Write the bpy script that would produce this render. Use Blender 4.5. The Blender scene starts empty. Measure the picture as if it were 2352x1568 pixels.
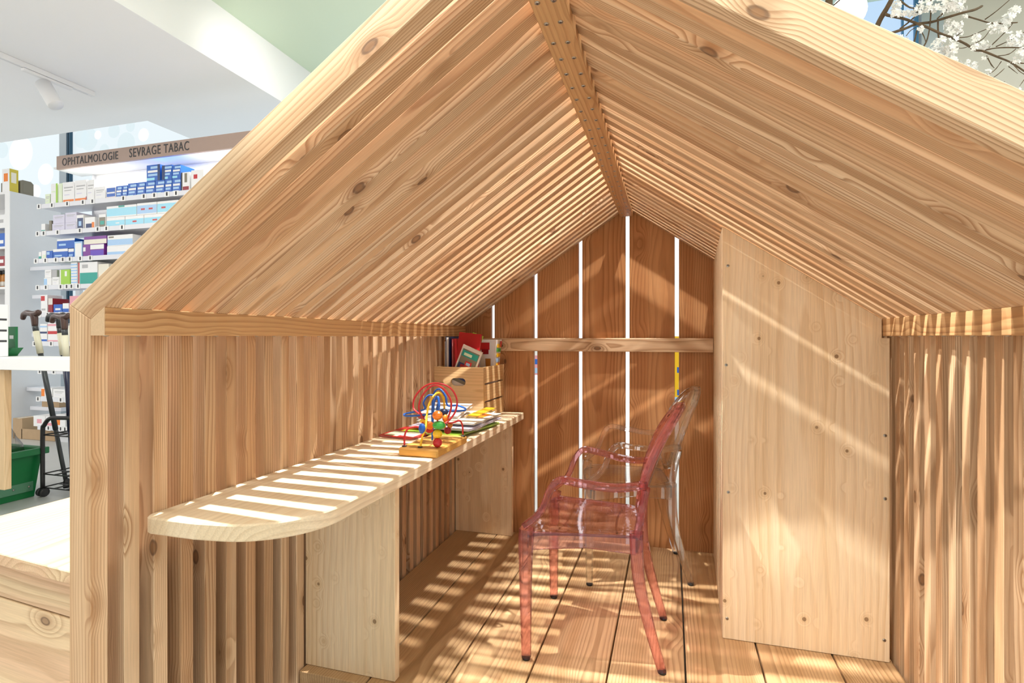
import bpy, bmesh, math, random
from mathutils import Vector, Matrix, noise as mnoise
random.seed(7)
SC = bpy.context.scene
COL = SC.collection

# ------------------------------------------------------------------ camera
F = 1235.0                       # focal length in pixels of the 2352 px wide frame
YAW = math.radians(16.5)
SA, CA = math.sin(YAW), math.cos(YAW)
EYE = Vector((0, 0, 0.81))
HOR = 774.0
cam_d = bpy.data.cameras.new('camera')
cam_d.sensor_width = 36.0
cam_d.lens = F / 2352 * 36.0
cam_d.shift_y = -(784.0 - HOR) / 2352
cam_d.clip_start = 0.02
cam = bpy.data.objects.new('camera', cam_d)
COL.objects.link(cam)
cam.location = EYE
cam.rotation_euler = (math.radians(90), 0, YAW)
SC.camera = cam

# ------------------------------------------------------------------ light
w = bpy.data.worlds.new('world'); SC.world = w; w.use_nodes = True
w.node_tree.nodes['Background'].inputs[0].default_value = (1.0, 0.975, 0.94, 1)
w.node_tree.nodes['Background'].inputs[1].default_value = 0.86
SC.view_settings.view_transform = 'Standard'
SC.view_settings.look = 'None'
SC.view_settings.gamma = 1
SC.view_settings.use_curve_mapping = False
SC.view_settings.exposure = 0.43
SC.cycles.transparent_max_bounces = 32

def spot(name, loc, target, power, size=60, radius=0.03, blend=0.4, color=(1, 0.97, 0.92)):
    d = bpy.data.lights.new(name, 'SPOT'); d.energy = power; d.spot_size = math.radians(size)
    d.spot_blend = blend; d.shadow_soft_size = radius; d.color = color
    o = bpy.data.objects.new(name, d); COL.objects.link(o); o.location = loc
    o.rotation_euler = (Vector(target) - Vector(loc)).to_track_quat('-Z', 'Y').to_euler()
    return o
def area(name, loc, target, power, sx, sy, color=(1, 0.98, 0.95)):
    d = bpy.data.lights.new(name, 'AREA'); d.energy = power; d.shape = 'RECTANGLE'; d.size = sx; d.size_y = sy; d.color = color
    o = bpy.data.objects.new(name, d); COL.objects.link(o); o.location = loc
    o.rotation_euler = (Vector(target) - Vector(loc)).to_track_quat('-Z', 'Y').to_euler()
    return o
# ceiling track spots over the playhouse (small sources: they draw the slat stripes)
spot('track_spot', (-1.00, 1.05, 2.90), (-0.35, 1.05, 0.5), 430, 56, 0.014, 0.4)
spot('track_spot', (0.35, 1.78, 2.90), (-0.20, 1.62, 0.1), 300, 44, 0.016, 0.6)
spot('track_spot', (-0.55, 1.55, 2.90), (0.05, 1.50, 0.0), 200, 40, 0.018, 0.6)
spot('track_spot', (-1.60, 1.15, 2.90), (0.45, 1.22, 0.75), 150, 32, 0.02, 0.6)
spot('track_spot', (-0.95, -0.9, 2.85), (0.36, 1.55, 0.34), 230, 26, 0.03, 0.35)
spot('track_spot', (-2.1, 2.75, 2.75), (-2.84, 3.05, 2.60), 11, 75, 0.10, 1.0)
# unseen area lamps added below the ceiling as soft fill light
area('added_fill_panel', (-1.75, 0.2, 2.93), (-1.75, 0.2, 0), 52, 1.3, 1.8)
area('added_fill_panel', (1.5, 0.2, 2.93), (1.5, 0.2, 0), 48, 1.3, 1.8)
area('added_fill_panel', (2.4, 2.4, 2.93), (2.4, 2.4, 0), 16, 1.2, 1.2)
area('added_fill_panel', (-6.3, 0.8, 2.57), (-6.0, 1.2, 0), 75, 1.8, 3.0)

# ------------------------------------------------------------------ pixel -> place helpers (2352 x 1568 frame)
def ray(u, v):
    k = (u - 1176.0) / F
    return Vector((-SA + k * CA, CA + k * SA, (HOR - v) / F))
def atY(u, v, Y): d = ray(u, v); return EYE + d * (Y / d.y)
def atX(u, v, X): d = ray(u, v); return EYE + d * (X / d.x)
def atZ(u, v, Z): d = ray(u, v); return EYE + d * ((Z - EYE.z) / d.z)

# ------------------------------------------------------------------ node materials
def newmat(name):
    m = bpy.data.materials.new(name); m.use_nodes = True
    return m, m.node_tree, m.node_tree.nodes['Principled BSDF']
def plain(name, col, rough=0.5, metal=0.0, spec=0.5, emit=0.0, ecol=None, var=0.04, scale=30.0, bump=0.0):
    m, nt, b = newmat(name)
    tc = nt.nodes.new('ShaderNodeTexCoord'); nz = nt.nodes.new('ShaderNodeTexNoise')
    nz.inputs['Scale'].default_value = scale; nz.inputs['Detail'].default_value = 3
    nt.links.new(tc.outputs['Object'], nz.inputs['Vector'])
    mx = nt.nodes.new('ShaderNodeMix'); mx.data_type = 'RGBA'
    mx.inputs[6].default_value = (*[c * (1 - var) for c in col], 1); mx.inputs[7].default_value = (*[min(1, c * (1 + var)) for c in col], 1)
    nt.links.new(nz.outputs['Fac'], mx.inputs[0]); nt.links.new(mx.outputs[2], b.inputs['Base Color'])
    b.inputs['Roughness'].default_value = rough; b.inputs['Metallic'].default_value = metal
    b.inputs['Specular IOR Level'].default_value = spec
    if emit:
        b.inputs['Emission Color'].default_value = (*(ecol or col), 1); b.inputs['Emission Strength'].default_value = emit
    if bump:
        bp = nt.nodes.new('ShaderNodeBump'); bp.inputs['Strength'].default_value = bump; bp.inputs['Distance'].default_value = 0.002
        nt.links.new(nz.outputs['Fac'], bp.inputs['Height']); nt.links.new(bp.outputs[0], b.inputs['Normal'])
    return m

def wood(name, early, late, heart, ring=200.0, strength=0.7, warp=3.0, pith=0.16, knots=1.0, hk=0.55, knotscale=(5, 9, 9),
         var=0.12, rough=0.55, heartmix=1.0, knotcol=(0.10, 0.045, 0.02), kr=0.075):
    m, nt, b = newmat(name); nd = nt.nodes; L = nt.links
    def math_(op, a, c=None, clamp=False):
        n = nd.new('ShaderNodeMath'); n.operation = op; n.use_clamp = clamp
        for i, x in enumerate((a, c)):
            if x is None: continue
            if isinstance(x, (int, float)): n.inputs[i].default_value = x
            else: L.new(x, n.inputs[i])
        return n.outputs[0]
    def vmul(a, v):
        n = nd.new('ShaderNodeVectorMath'); n.operation = 'MULTIPLY'; L.new(a, n.inputs[0]); n.inputs[1].default_value = v; return n.outputs[0]
    def vadd(a, c):
        n = nd.new('ShaderNodeVectorMath'); n.operation = 'ADD'; L.new(a, n.inputs[0]); L.new(c, n.inputs[1]); return n.outputs[0]
    def nz(vec, detail=2.0, rough_=0.5):
        n = nd.new('ShaderNodeTexNoise'); n.inputs['Scale'].default_value = 1.0; n.inputs['Detail'].default_value = detail
        n.inputs['Roughness'].default_value = rough_; L.new(vec, n.inputs['Vector']); return n.outputs['Fac']
    def mr(x, a, c, d, e, smooth=True):
        n = nd.new('ShaderNodeMapRange'); n.interpolation_type = 'SMOOTHSTEP' if smooth else 'LINEAR'
        L.new(x, n.inputs[0])
        for i, q in enumerate((a, c, d, e)): n.inputs[i + 1].default_value = q
        return n.outputs[0]
    def mix(f, a, c, blend='MIX'):
        n = nd.new('ShaderNodeMix'); n.data_type = 'RGBA'; n.blend_type = blend
        if isinstance(f, (int, float)): n.inputs[0].default_value = f
        else: L.new(f, n.inputs[0])
        for i, q in ((6, a), (7, c)):
            if isinstance(q, tuple): n.inputs[i].default_value = (*q, 1)
            else: L.new(q, n.inputs[i])
        return n.outputs[2]
    tc = nd.new('ShaderNodeTexCoord'); oi = nd.new('ShaderNodeObjectInfo')
    wn = nd.new('ShaderNodeTexWhiteNoise'); wn.noise_dimensions = '1D'
    L.new(math_('MULTIPLY', oi.outputs['Random'], 917.0), wn.inputs['W'])
    sub = nd.new('ShaderNodeVectorMath'); sub.operation = 'SUBTRACT'; L.new(wn.outputs['Color'], sub.inputs[0]); sub.inputs[1].default_value = (0.5, 0.5, 0.5)
    P = tc.outputs['Object']
    Q = vadd(P, vmul(sub.outputs[0], (40.0, pith, pith)))
    R = vadd(P, vmul(sub.outputs[0], (40.0, 31.0, 17.0)))
    n1 = nz(vmul(R, (1.6, 6, 6)), 2.0, 0.45)
    vo = nd.new('ShaderNodeTexVoronoi'); vo.inputs['Scale'].default_value = 1.0; L.new(vmul(R, knotscale), vo.inputs['Vector'])
    d = vo.outputs['Distance']
    kd = mr(d, 0.0, 0.33, 1.0, 0.0)
    sep = nd.new('ShaderNodeSeparateXYZ'); L.new(Q, sep.inputs[0])
    rad = math_('SQRT', math_('ADD', math_('MULTIPLY', sep.outputs[1], sep.outputs[1]), math_('MULTIPLY', sep.outputs[2], sep.outputs[2])))
    r1 = math_('ADD', math_('MULTIPLY', rad, ring), math_('MULTIPLY', math_('SUBTRACT', n1, 0.5), warp * 2))
    r2 = math_('ADD', r1, math_('MULTIPLY', kd, 3.0 * knots))
    n4 = nz(vmul(R, (4, 60, 60)), 2.0)
    r3 = math_('ADD', r2, math_('MULTIPLY', n4, 0.3))
    fr = math_('FRACT', r3)
    cr = nd.new('ShaderNodeValToRGB'); L.new(fr, cr.inputs[0])
    e = cr.color_ramp.elements; e[0].position = 0.0; e[0].color = (0, 0, 0, 1); e[1].position = 1.0; e[1].color = (0, 0, 0, 1)
    for p_, c_ in ((0.45, 0.16), (0.78, 0.85), (0.9, 1.0)):
        q = e.new(p_); q.color = (c_, c_, c_, 1)
    n2 = nz(vmul(R, (0.5, 16, 16)), 1.0)
    fib = nz(vmul(R, (12, 380, 380)), 2.0, 0.6)
    col = mix(math_('MULTIPLY', mr(n2, 0.42, 0.6, 0.0, 1.0), heartmix), early, heart)
    amp = mr(nz(vmul(R, (0.9, 9, 9)), 1.0), 0.3, 0.7, 0.45, 1.0)
    col = mix(math_('MULTIPLY', math_('MULTIPLY', cr.outputs[0], amp), strength), col, late)
    halo = math_('MULTIPLY', mr(d, kr, kr * 2.6, 0.45 * knots, 0.0), 1.0)
    col = mix(halo, col, late)
    core = mr(d, kr * 0.75, kr, 0.75 * min(1, knots), 0.0)
    col = mix(core, col, knotcol)
    heartk = mr(d, kr * 0.45, kr * 0.7, hk * min(1, knots), 0.0)
    col = mix(heartk, col, late)
    val = math_('ADD', mr(fib, 0.25, 0.75, 0.9, 1.1, False), math_('MULTIPLY', math_('SUBTRACT', wn.outputs['Value'], 0.5), var * 2))
    vm = nd.new('ShaderNodeVectorMath'); vm.operation = 'SCALE'; L.new(col, vm.inputs[0]); L.new(val, vm.inputs['Scale'])
    L.new(vm.outputs[0], b.inputs['Base Color'])
    b.inputs['Roughness'].default_value = rough; b.inputs['Specular IOR Level'].default_value = 0.25
    bp = nd.new('ShaderNodeBump'); bp.inputs['Strength'].default_value = 0.25; bp.inputs['Distance'].default_value = 0.0006
    L.new(math_('ADD', math_('MULTIPLY', cr.outputs[0], -0.7), fib), bp.inputs['Height']); L.new(bp.outputs[0], b.inputs['Normal'])
    return m

def clear(name, tint, rough=0.02, refr=0.6):
    m, nt, b = newmat(name); nd = nt.nodes; L = nt.links
    nd.remove(b); out = nd['Material Output']
    tr = nd.new('ShaderNodeBsdfTransparent'); gl = nd.new('ShaderNodeBsdfGlossy'); fn = nd.new('ShaderNodeFresnel'); mx = nd.new('ShaderNodeMixShader')
    tc = nd.new('ShaderNodeTexCoord'); nz = nd.new('ShaderNodeTexNoise'); nz.inputs['Scale'].default_value = 9
    mc = nd.new('ShaderNodeMix'); mc.data_type = 'RGBA'; L.new(tc.outputs['Object'], nz.inputs[0]); L.new(nz.outputs['Fac'], mc.inputs[0])
    mc.inputs[6].default_value = (*tint, 1); mc.inputs[7].default_value = (*[min(1, t * 1.03) for t in tint], 1)
    L.new(mc.outputs[2], tr.inputs[0]); gl.inputs['Roughness'].default_value = rough; fn.inputs[0].default_value = 1.52
    ge = nd.new('ShaderNodeNewGeometry'); mi = nd.new('ShaderNodeMapRange'); L.new(ge.outputs['Backfacing'], mi.inputs[0]); mi.inputs[3].default_value = 1.5; mi.inputs[4].default_value = 1 / 1.5; L.new(mi.outputs[0], fn.inputs[0])
    L.new(fn.outputs[0], mx.inputs[0]); L.new(tr.outputs[0], mx.inputs[1]); L.new(gl.outputs[0], mx.inputs[2]); rf = nd.new('ShaderNodeBsdfGlass'); rf.inputs['IOR'].default_value = 1.42; rf.inputs['Roughness'].default_value = 0.0; L.new(mc.outputs[2], rf.inputs[0])
    m2 = nd.new('ShaderNodeMixShader'); m2.inputs[0].default_value = refr; L.new(mx.outputs[0], m2.inputs[1]); L.new(rf.outputs[0], m2.inputs[2]); L.new(m2.outputs[0], out.inputs[0])
    return m

M = {}
M['larch'] = wood('larch_slat', (0.70, 0.50, 0.315), (0.31, 0.15, 0.062), (0.54, 0.335, 0.185), ring=250, pith=0.30, strength=0.86, var=0.10, knotscale=(6, 12, 12), kr=0.10)
M['beam'] = wood('larch_beam', (0.60, 0.37, 0.18), (0.30, 0.13, 0.045), (0.52, 0.29, 0.13), ring=130, strength=0.85, warp=2.2, var=0.05, knots=0.5)
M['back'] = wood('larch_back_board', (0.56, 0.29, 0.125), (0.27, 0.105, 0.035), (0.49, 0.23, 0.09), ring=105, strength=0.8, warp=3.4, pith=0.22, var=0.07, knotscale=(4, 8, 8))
M['floor'] = wood('larch_floor_board', (0.58, 0.385, 0.205), (0.27, 0.14, 0.055), (0.50, 0.31, 0.15), ring=150, strength=0.75, warp=2.4, pith=0.22, var=0.07, knotscale=(3, 6, 6))
M['spruce'] = wood('spruce_panel', (0.83, 0.67, 0.46), (0.66, 0.46, 0.25), (0.80, 0.62, 0.40), ring=75, strength=0.7, warp=1.9, pith=0.5, var=0.04, knotscale=(14, 16, 16), knotcol=(0.17, 0.085, 0.035), kr=0.09, hk=0.0)
M['top'] = wood('pine_desk_top', (0.77, 0.63, 0.445), (0.55, 0.39, 0.23), (0.73, 0.58, 0.39), ring=80, strength=0.5, warp=2.0, pith=0.4, var=0.03, knots=0.5, knotcol=(0.3, 0.18, 0.08))
M['bench'] = wood('pine_bench', (0.74, 0.55, 0.34), (0.47, 0.28, 0.15), (0.69, 0.46, 0.29), ring=75, strength=0.75, warp=3.0, pith=0.3, var=0.04)
M['crate'] = wood('pine_crate', (0.66, 0.45, 0.23), (0.42, 0.24, 0.10), (0.60, 0.38, 0.18), ring=120, strength=0.6, var=0.06, knots=0.4)
M['oakveneer'] = wood('counter_veneer', (0.72, 0.52, 0.31), (0.50, 0.31, 0.15), (0.66, 0.44, 0.24), ring=150, strength=0.6, knots=0.0)
M['toywood'] = wood('toy_wood', (0.66, 0.36, 0.09), (0.50, 0.25, 0.05), (0.62, 0.33, 0.08), ring=160, strength=0.3, knots=0.0, rough=0.35)
M['endgrain'] = plain('end_grain', (0.62, 0.42, 0.25), 0.8, var=0.15, scale=260)
M['steel'] = plain('screw_steel', (0.42, 0.40, 0.36), 0.35, 1.0)
M['white'] = plain('white_paint', (0.84, 0.84, 0.84), 0.5, var=0.01)
M['ceiling'] = plain('ceiling_white', (0.91, 0.91, 0.91), 0.8, var=0.01, scale=3)
M['green_ceiling'] = plain('ceiling_green', (0.62, 0.74, 0.57), 0.35, var=0.02, scale=2)
M['shelf_white'] = plain('shelf_white', (0.76, 0.77, 0.82), 0.35, var=0.015)
M['unit_grey'] = plain('unit_grey', (0.68, 0.69, 0.71), 0.5, var=0.015)
M['sign'] = plain('sign_taupe', (0.40, 0.29, 0.24), 0.5, var=0.02)
M['black'] = plain('black_plastic', (0.02, 0.02, 0.022), 0.4)
M['darkmark'] = plain('print_dark', (0.05, 0.05, 0.055), 0.6)
M['charcoal'] = plain('charcoal_metal', (0.06, 0.065, 0.07), 0.4, 0.3)
M['navy'] = plain('navy_pattern', (0.02, 0.025, 0.06), 0.35, var=0.6, scale=160)
M['brown'] = plain('cane_brown', (0.07, 0.035, 0.028), 0.3)
M['ivory'] = plain('cane_ivory', (0.72, 0.68, 0.52), 0.4)
M['green'] = plain('green_plastic', (0.005, 0.17, 0.045), 0.35, var=0.1, scale=8)
M['tagsteel'] = plain('label_strip', (0.10, 0.27, 0.16), 0.35, 0.2)
M['tile'] = plain('shop_floor_grey', (0.52, 0.53, 0.52), 0.35, var=0.12, scale=5, bump=0.05)
M['cardboard'] = plain('cardboard', (0.45, 0.31, 0.18), 0.8, var=0.08)
M['pane'] = plain('frosted_daylit_glass', (0.10, 0.11, 0.12), 0.4, emit=0.62, ecol=(0.86, 0.96, 1.0), var=0.03, scale=1.2)
M['dot'] = plain('frosted_film_dot', (0.1, 0.1, 0.1), 0.5, emit=0.80, ecol=(1, 1, 1), var=0.01)
M['dotblue'] = plain('frosted_film_blue_dot', (0.1, 0.11, 0.12), 0.5, emit=0.60, ecol=(0.80, 0.94, 0.98), var=0.01)
M['skyglass'] = plain('sky_lit_glass', (0.05, 0.05, 0.06), 0.3, emit=0.68, ecol=(0.55, 0.76, 1.0), var=0.3, scale=1.6)
M['brightglass'] = plain('bright_daylit_glass', (0.2, 0.2, 0.2), 0.4, emit=1.2, ecol=(1, 1, 1), var=0.02, scale=1.0)
M['bluemetal'] = plain('blue_frame', (0.02, 0.07, 0.12), 0.35, 0.3)
M['skyframe'] = plain('sky_blue_frame', (0.06, 0.20, 0.38), 0.35, 0.2)
M['greymetal'] = plain('grey_frame', (0.42, 0.47, 0.50), 0.35, 0.4)
M['wallbeige'] = plain('wall_beige', (0.62, 0.60, 0.53), 0.8, var=0.02, scale=3)
M['globe'] = plain('globe_glow', (1, 1, 0.98), 0.3, emit=3.0, var=0.0)
M['bark'] = plain('bark', (0.13, 0.085, 0.045), 0.85, var=0.45, scale=55, bump=0.4)
M['petal'] = plain('petal_white', (0.95, 0.94, 0.90), 0.7, var=0.04)
M['pink'] = clear('pink_polycarbonate', (0.955, 0.71, 0.745))
M['pinkthin'] = clear('pink_polycarbonate_sheet', (0.965, 0.82, 0.86))
M['clear'] = clear('clear_polycarbonate', (0.975, 0.975, 0.965))
M['bag'] = clear('thin_plastic_bag', (0.86, 0.83, 0.80), 0.25, 0.0)
PAL = dict(red=(0.55, 0.02, 0.025), blue=(0.015, 0.12, 0.52), yellow=(0.86, 0.52, 0.02), orange=(0.86, 0.22, 0.015),
           green=(0.05, 0.42, 0.07), teal=(0.02, 0.36, 0.30), purple=(0.20, 0.03, 0.30), violet=(0.12, 0.05, 0.50), lime=(0.35, 0.62, 0.06), cyan=(0.33, 0.72, 0.90),
           sky=(0.38, 0.60, 0.88), lilac=(0.66, 0.64, 0.78), cream=(0.82, 0.78, 0.66), grey=(0.45, 0.45, 0.46), taupe=(0.20, 0.18, 0.13), navy=(0.015, 0.04, 0.14),
           pink=(0.80, 0.36, 0.42), white=(0.86, 0.86, 0.86), black=(0.02, 0.02, 0.02), palegreen=(0.74, 0.84, 0.62), maroon=(0.30, 0.01, 0.02), darkred=(0.42, 0.008, 0.012), brownorange=(0.5, 0.2, 0.03), paper=(0.72, 0.68, 0.62), mustard=(0.62, 0.50, 0.05))
def cm(c):
    k = 'c_' + c
    if k not in M: M[k] = plain('colour_' + c, PAL[c], 0.35, var=0.03)
    return M[k]

# ------------------------------------------------------------------ mesh builder
class MB:
    def __init__(s): s.v = []; s.f = []; s.m = []; s.mats = []; s.smooth = []
    def mi(s, mat):
        if mat not in s.mats: s.mats.append(mat)
        return s.mats.index(mat)
    def add(s, verts, faces, mat, smooth=False):
        n = len(s.v); s.v += [Vector(p) for p in verts]; k = s.mi(mat)
        for f in faces: s.f.append([i + n for i in f]); s.m.append(k); s.smooth.append(smooth)
    def box(s, lo, hi, mat, mtx=None):
        x0, y0, z0 = lo; x1, y1, z1 = hi
        P = [Vector(p) for p in ((x0, y0, z0), (x1, y0, z0), (x1, y1, z0), (x0, y1, z0), (x0, y0, z1), (x1, y0, z1), (x1, y1, z1), (x0, y1, z1))]
        if mtx is not None: P = [mtx @ p for p in P]
        s.add(P, [(3, 2, 1, 0), (4, 5, 6, 7), (0, 1, 5, 4), (1, 2, 6, 5), (2, 3, 7, 6), (3, 0, 4, 7)], mat)
    def prism(s, poly, axis, a, b, mat):
        """poly: 2D points of the plane normal to axis ('x': (y,z), 'y': (x,z), 'z': (x,y))"""
        def mk(p, t):
            return {'x': (t, p[0], p[1]), 'y': (p[0], t, p[1]), 'z': (p[0], p[1], t)}[axis]
        n = len(poly); V = [mk(p, a) for p in poly] + [mk(p, b) for p in poly]
        s.add(V, [tuple(range(n)), tuple(range(2 * n - 1, n - 1, -1))] + [(i, i + n, (i + 1) % n + n, (i + 1) % n) for i in range(n)], mat)
    def tube(s, pts, rad, mat, n=8, closed=False):
        pts = [Vector(p) for p in pts]; m = len(pts)
        rad = rad if isinstance(rad, (list, tuple)) else [rad] * m
        V = []; ref = None
        for i, p in enumerate(pts):
            t = (pts[(i + 1) % m] - pts[i - 1]) if closed else (pts[min(i + 1, m - 1)] - pts[max(i - 1, 0)])
            t.normalize()
            if ref is None: ref = t.orthogonal().normalized()
            ref = (ref - t * ref.dot(t)).normalized(); bi = t.cross(ref)
            for k in range(n):
                a = 2 * math.pi * k / n; V.append(p + (ref * math.cos(a) + bi * math.sin(a)) * rad[i])
        fs = []
        for i in range(m if closed else m - 1):
            j = (i + 1) % m
            for k in range(n): fs.append((i * n + k, i * n + (k + 1) % n, j * n + (k + 1) % n, j * n + k))
        if not closed: fs += [tuple(range(n - 1, -1, -1)), tuple(range((m - 1) * n, m * n))]
        s.add(V, fs, mat, True)
    def sweep(s, pts, wt, side, mat, closed=False):
        """rectangular chamfered section (w along side, t across) along pts"""
        pts = [Vector(p) for p in pts]; m = len(pts); side = Vector(side); V = []; n = 8
        wt = wt if isinstance(wt, list) else [wt] * m
        for i, p in enumerate(pts):
            t = (pts[(i + 1) % m] - pts[i - 1]) if closed else (pts[min(i + 1, m - 1)] - pts[max(i - 1, 0)])
            t.normalize(); a = (side - t * side.dot(t)).normalized(); b = t.cross(a)
            hw, ht = wt[i][0] / 2, wt[i][1] / 2; c = min(hw, ht) * 0.35
            for x, y in ((hw, ht - c), (hw - c, ht), (-hw + c, ht), (-hw, ht - c), (-hw, -ht + c), (-hw + c, -ht), (hw - c, -ht), (hw, -ht + c)):
                V.append(p + a * x + b * y)
        fs = []
        for i in range(m if closed else m - 1):
            j = (i + 1) % m
            for k in range(n): fs.append((i * n + k, i * n + (k + 1) % n, j * n + (k + 1) % n, j * n + k))
        if not closed: fs += [tuple(range(n - 1, -1, -1)), tuple(range((m - 1) * n, m * n))]
        s.add(V, fs, mat)
    def lathe(s, prof, mat, n=16, mtx=None, smooth=True):
        V = []
        for r, z in prof:
            for k in range(n):
                a = 2 * math.pi * k / n; p = Vector((r * math.cos(a), r * math.sin(a), z)); V.append(mtx @ p if mtx is not None else p)
        fs = [(i * n + k, i * n + (k + 1) % n, (i + 1) * n + (k + 1) % n, (i + 1) * n + k) for i in range(len(prof) - 1) for k in range(n)]
        fs += [tuple(range(n - 1, -1, -1)), tuple(range((len(prof) - 1) * n, len(prof) * n))]
        s.add(V, fs, mat, smooth)
    def ball(s, c, r, mat, n=14, sc=(1, 1, 1), flat=False):
        rows = n // 2; mtx = Matrix.Translation(c) @ Matrix.Diagonal((r * sc[0], r * sc[1], r * sc[2], 1))
        s.lathe([(max(1e-4, math.sin(math.pi * i / rows)), -math.cos(math.pi * i / rows)) for i in range(rows + 1)], mat, n, mtx, not flat)
    def mesh(s, name, mtx=None, bevel=0.0):
        me = bpy.data.meshes.new(name)
        V = s.v if mtx is None else [mtx.inverted() @ p for p in s.v]
        me.from_pydata([tuple(p) for p in V], [], s.f)
        for mt in s.mats: me.materials.append(mt)
        for p, k, sm in zip(me.polygons, s.m, s.smooth): p.material_index = k; p.use_smooth = sm
        bm = bmesh.new(); bm.from_mesh(me)
        bmesh.ops.recalc_face_normals(bm, faces=bm.faces)
        if bevel: bmesh.ops.bevel(bm, geom=list(bm.edges), offset=bevel, segments=1, affect='EDGES', clamp_overlap=True)
        bm.to_mesh(me); bm.free(); me.update()
        return me

WM = {}                                             # world matrix of every object made here
def link(name, data, parent=None, mtx=None, **props):
    o = bpy.data.objects.new(name, data); COL.objects.link(o)
    mtx = mtx if mtx is not None else Matrix.Identity(4); WM[o] = mtx
    if parent is not None:
        o.parent = parent; o.matrix_basis = WM[parent].inverted() @ mtx
    else: o.matrix_basis = mtx
    for k, v in props.items():
        if v is not None: o[k] = v
    return o
def part(name, mb, parent=None, mtx=None, bevel=0.0, **props):
    """one mesh object built in world coordinates; mtx = its own frame (local x = grain)"""
    return link(name, mb.mesh(name, mtx, bevel), parent, mtx, **props)
def root(name, loc, label, category, group=None, rz=0.0):
    return link(name, None, None, Matrix.Translation(loc) @ Matrix.Rotation(rz, 4, 'Z'), label=label, category=category, group=group)
def frame(origin, ex, ey):
    ex = Vector(ex).normalized(); ey = Vector(ey); ey = (ey - ex * ey.dot(ex)).normalized(); ez = ex.cross(ey)
    m = Matrix((ex, ey, ez)).transposed().to_4x4(); m.translation = Vector(origin); return m
def GX(o): return frame(o, (1, 0, 0), (0, 1, 0))    # grain along world x / y / z
def GY(o): return frame(o, (0, 1, 0), (-1, 0, 0))
def GZ(o): return frame(o, (0, 0, 1), (0, 1, 0))
def catmull(pts, k=6, closed=False):
    P = [Vector(p) for p in pts]; n = len(P); out = []
    for i in range(n if closed else n - 1):
        g = lambda j: P[j % n] if closed else P[max(0, min(n - 1, j))]
        a, b, c, d = g(i - 1), g(i), g(i + 1), g(i + 2)
        for s_ in range(k):
            t = s_ / k
            out.append(0.5 * ((2 * b) + (c - a) * t + (2 * a - 5 * b + 4 * c - d) * t * t + (3 * b - a - 3 * c + d) * t ** 3))
    if not closed: out.append(P[-1])
    return out
def box_thing(name, lo, hi, mat, label, cat, bevel=0.002, group=None, mtx=None):
    mb = MB(); mb.box(lo, hi, mat); return part(name, mb, None, mtx, bevel, label=label, category=cat, group=group)
def struct(name, mb, bevel=0.0, mtx=None): return part(name, mb, None, mtx, bevel, kind='structure')

# ================================================================== THE SHOP (setting)
ZF = -0.04                                          # shop floor
ZC = 2.60                                           # lower white ceiling
ZG = 2.98                                           # raised green ceiling
YW = 4.0                                            # window wall
mb = MB(); mb.box((-9, -3.5, ZF - 0.1), (5.5, YW + 0.2, ZF), M['tile']); struct('floor', mb)
mb = MB(); mb.box((-9, -3.5, ZC), (-2.84, 3.41, ZC + 0.38), M['ceiling']); mb.box((-4.157, 3.41, ZC), (-2.84, YW, ZC + 0.38), M['ceiling'])
struct('ceiling', mb)
mb = MB(); mb.box((-2.84, -3.5, ZG), (5.5, YW, ZG + 0.1), M['green_ceiling']); struct('ceiling_raised', mb)
mb = MB(); mb.box((-9, 3.41, 3.5), (-4.157, YW, 3.55), M['ceiling']); struct('ceiling_recess', mb)
# window wall with frosted film, seen left of the playhouse
win = MB(); win.box((-9, YW, ZF), (-2.0, YW + 0.02, 3.6), M['pane'])
W1 = struct('window_1', win)
for (u0, u1) in ((137, 153), (154, 156.5), (158.5, 160.5)):
    p, q = atY(u0, 400, YW - 0.03), atY(u1, 400, YW - 0.03)
    mb = MB(); mb.box((p.x, YW - 0.034, ZF), (q.x, YW - 0.002, 3.6), M['greymetal'] if u0 == 137 else M['bluemetal']); part('mullion', mb, W1)
for (u, v, r, k) in ((48, 352, 38, 'dot'), (105, 400, 24, 'dot'), (6, 345, 18, 'dotblue'), (82, 440, 16, 'dot'), (205, 320, 26, 'dotblue'), (188, 318, 22, 'dotblue'), (262, 300, 17, 'dotblue'), (300, 290, 13, 'dotblue'),
                     (290, 330, 26, 'dotblue'), (240, 345, 14, 'dotblue'), (20, 420, 16, 'dotblue'), (225, 310, 10, 'dot'), (330, 310, 15, 'dot')):
    p = atY(u, v, YW); mb = MB(); rr = r * (p - EYE).dot(Vector((-SA, CA, 0))) / F
    mb.lathe([(rr, 0), (rr, 0.003)], M[k], 28, Matrix.Translation((p.x, YW - 0.0005, p.z)) @ Matrix.Rotation(math.pi / 2, 4, 'X'), False); part('film_dot', mb, W1)
# window behind the playhouse and the beige wall beside it
XB = atY(2105, 60, YW).x
mb = MB(); mb.box((-2.0, YW, ZF), (0.42, YW + 0.02, ZG), M['brightglass']); W2 = struct('window_2', mb)
mb = MB(); mb.box((0.42, YW, ZF), (XB, YW + 0.02, ZG), M['skyglass']); W3 = struct('window_3', mb)
for (a, b, k) in ((XB - 0.018, XB + 0.004, 'skyframe'), (atY(2069, 60, YW).x, atY(2073, 60, YW).x, 'skyframe'), (0.40, 0.44, 'greymetal')):
    mb = MB(); mb.box((a, YW - 0.02, ZF), (b, YW - 0.001, ZG), M[k]); part('mullion', mb, W3)
mb = MB(); mb.box((XB + 0.012, YW - 0.02, ZF), (5.5, YW + 0.15, ZG), M['wallbeige']); struct('wall_back', mb)
mb = MB(); mb.box((XB + 0.012, YW - 0.04, ZF), (XB + 0.13, YW - 0.02, ZG), M['greymetal']); struct('trim_1', mb)

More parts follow.
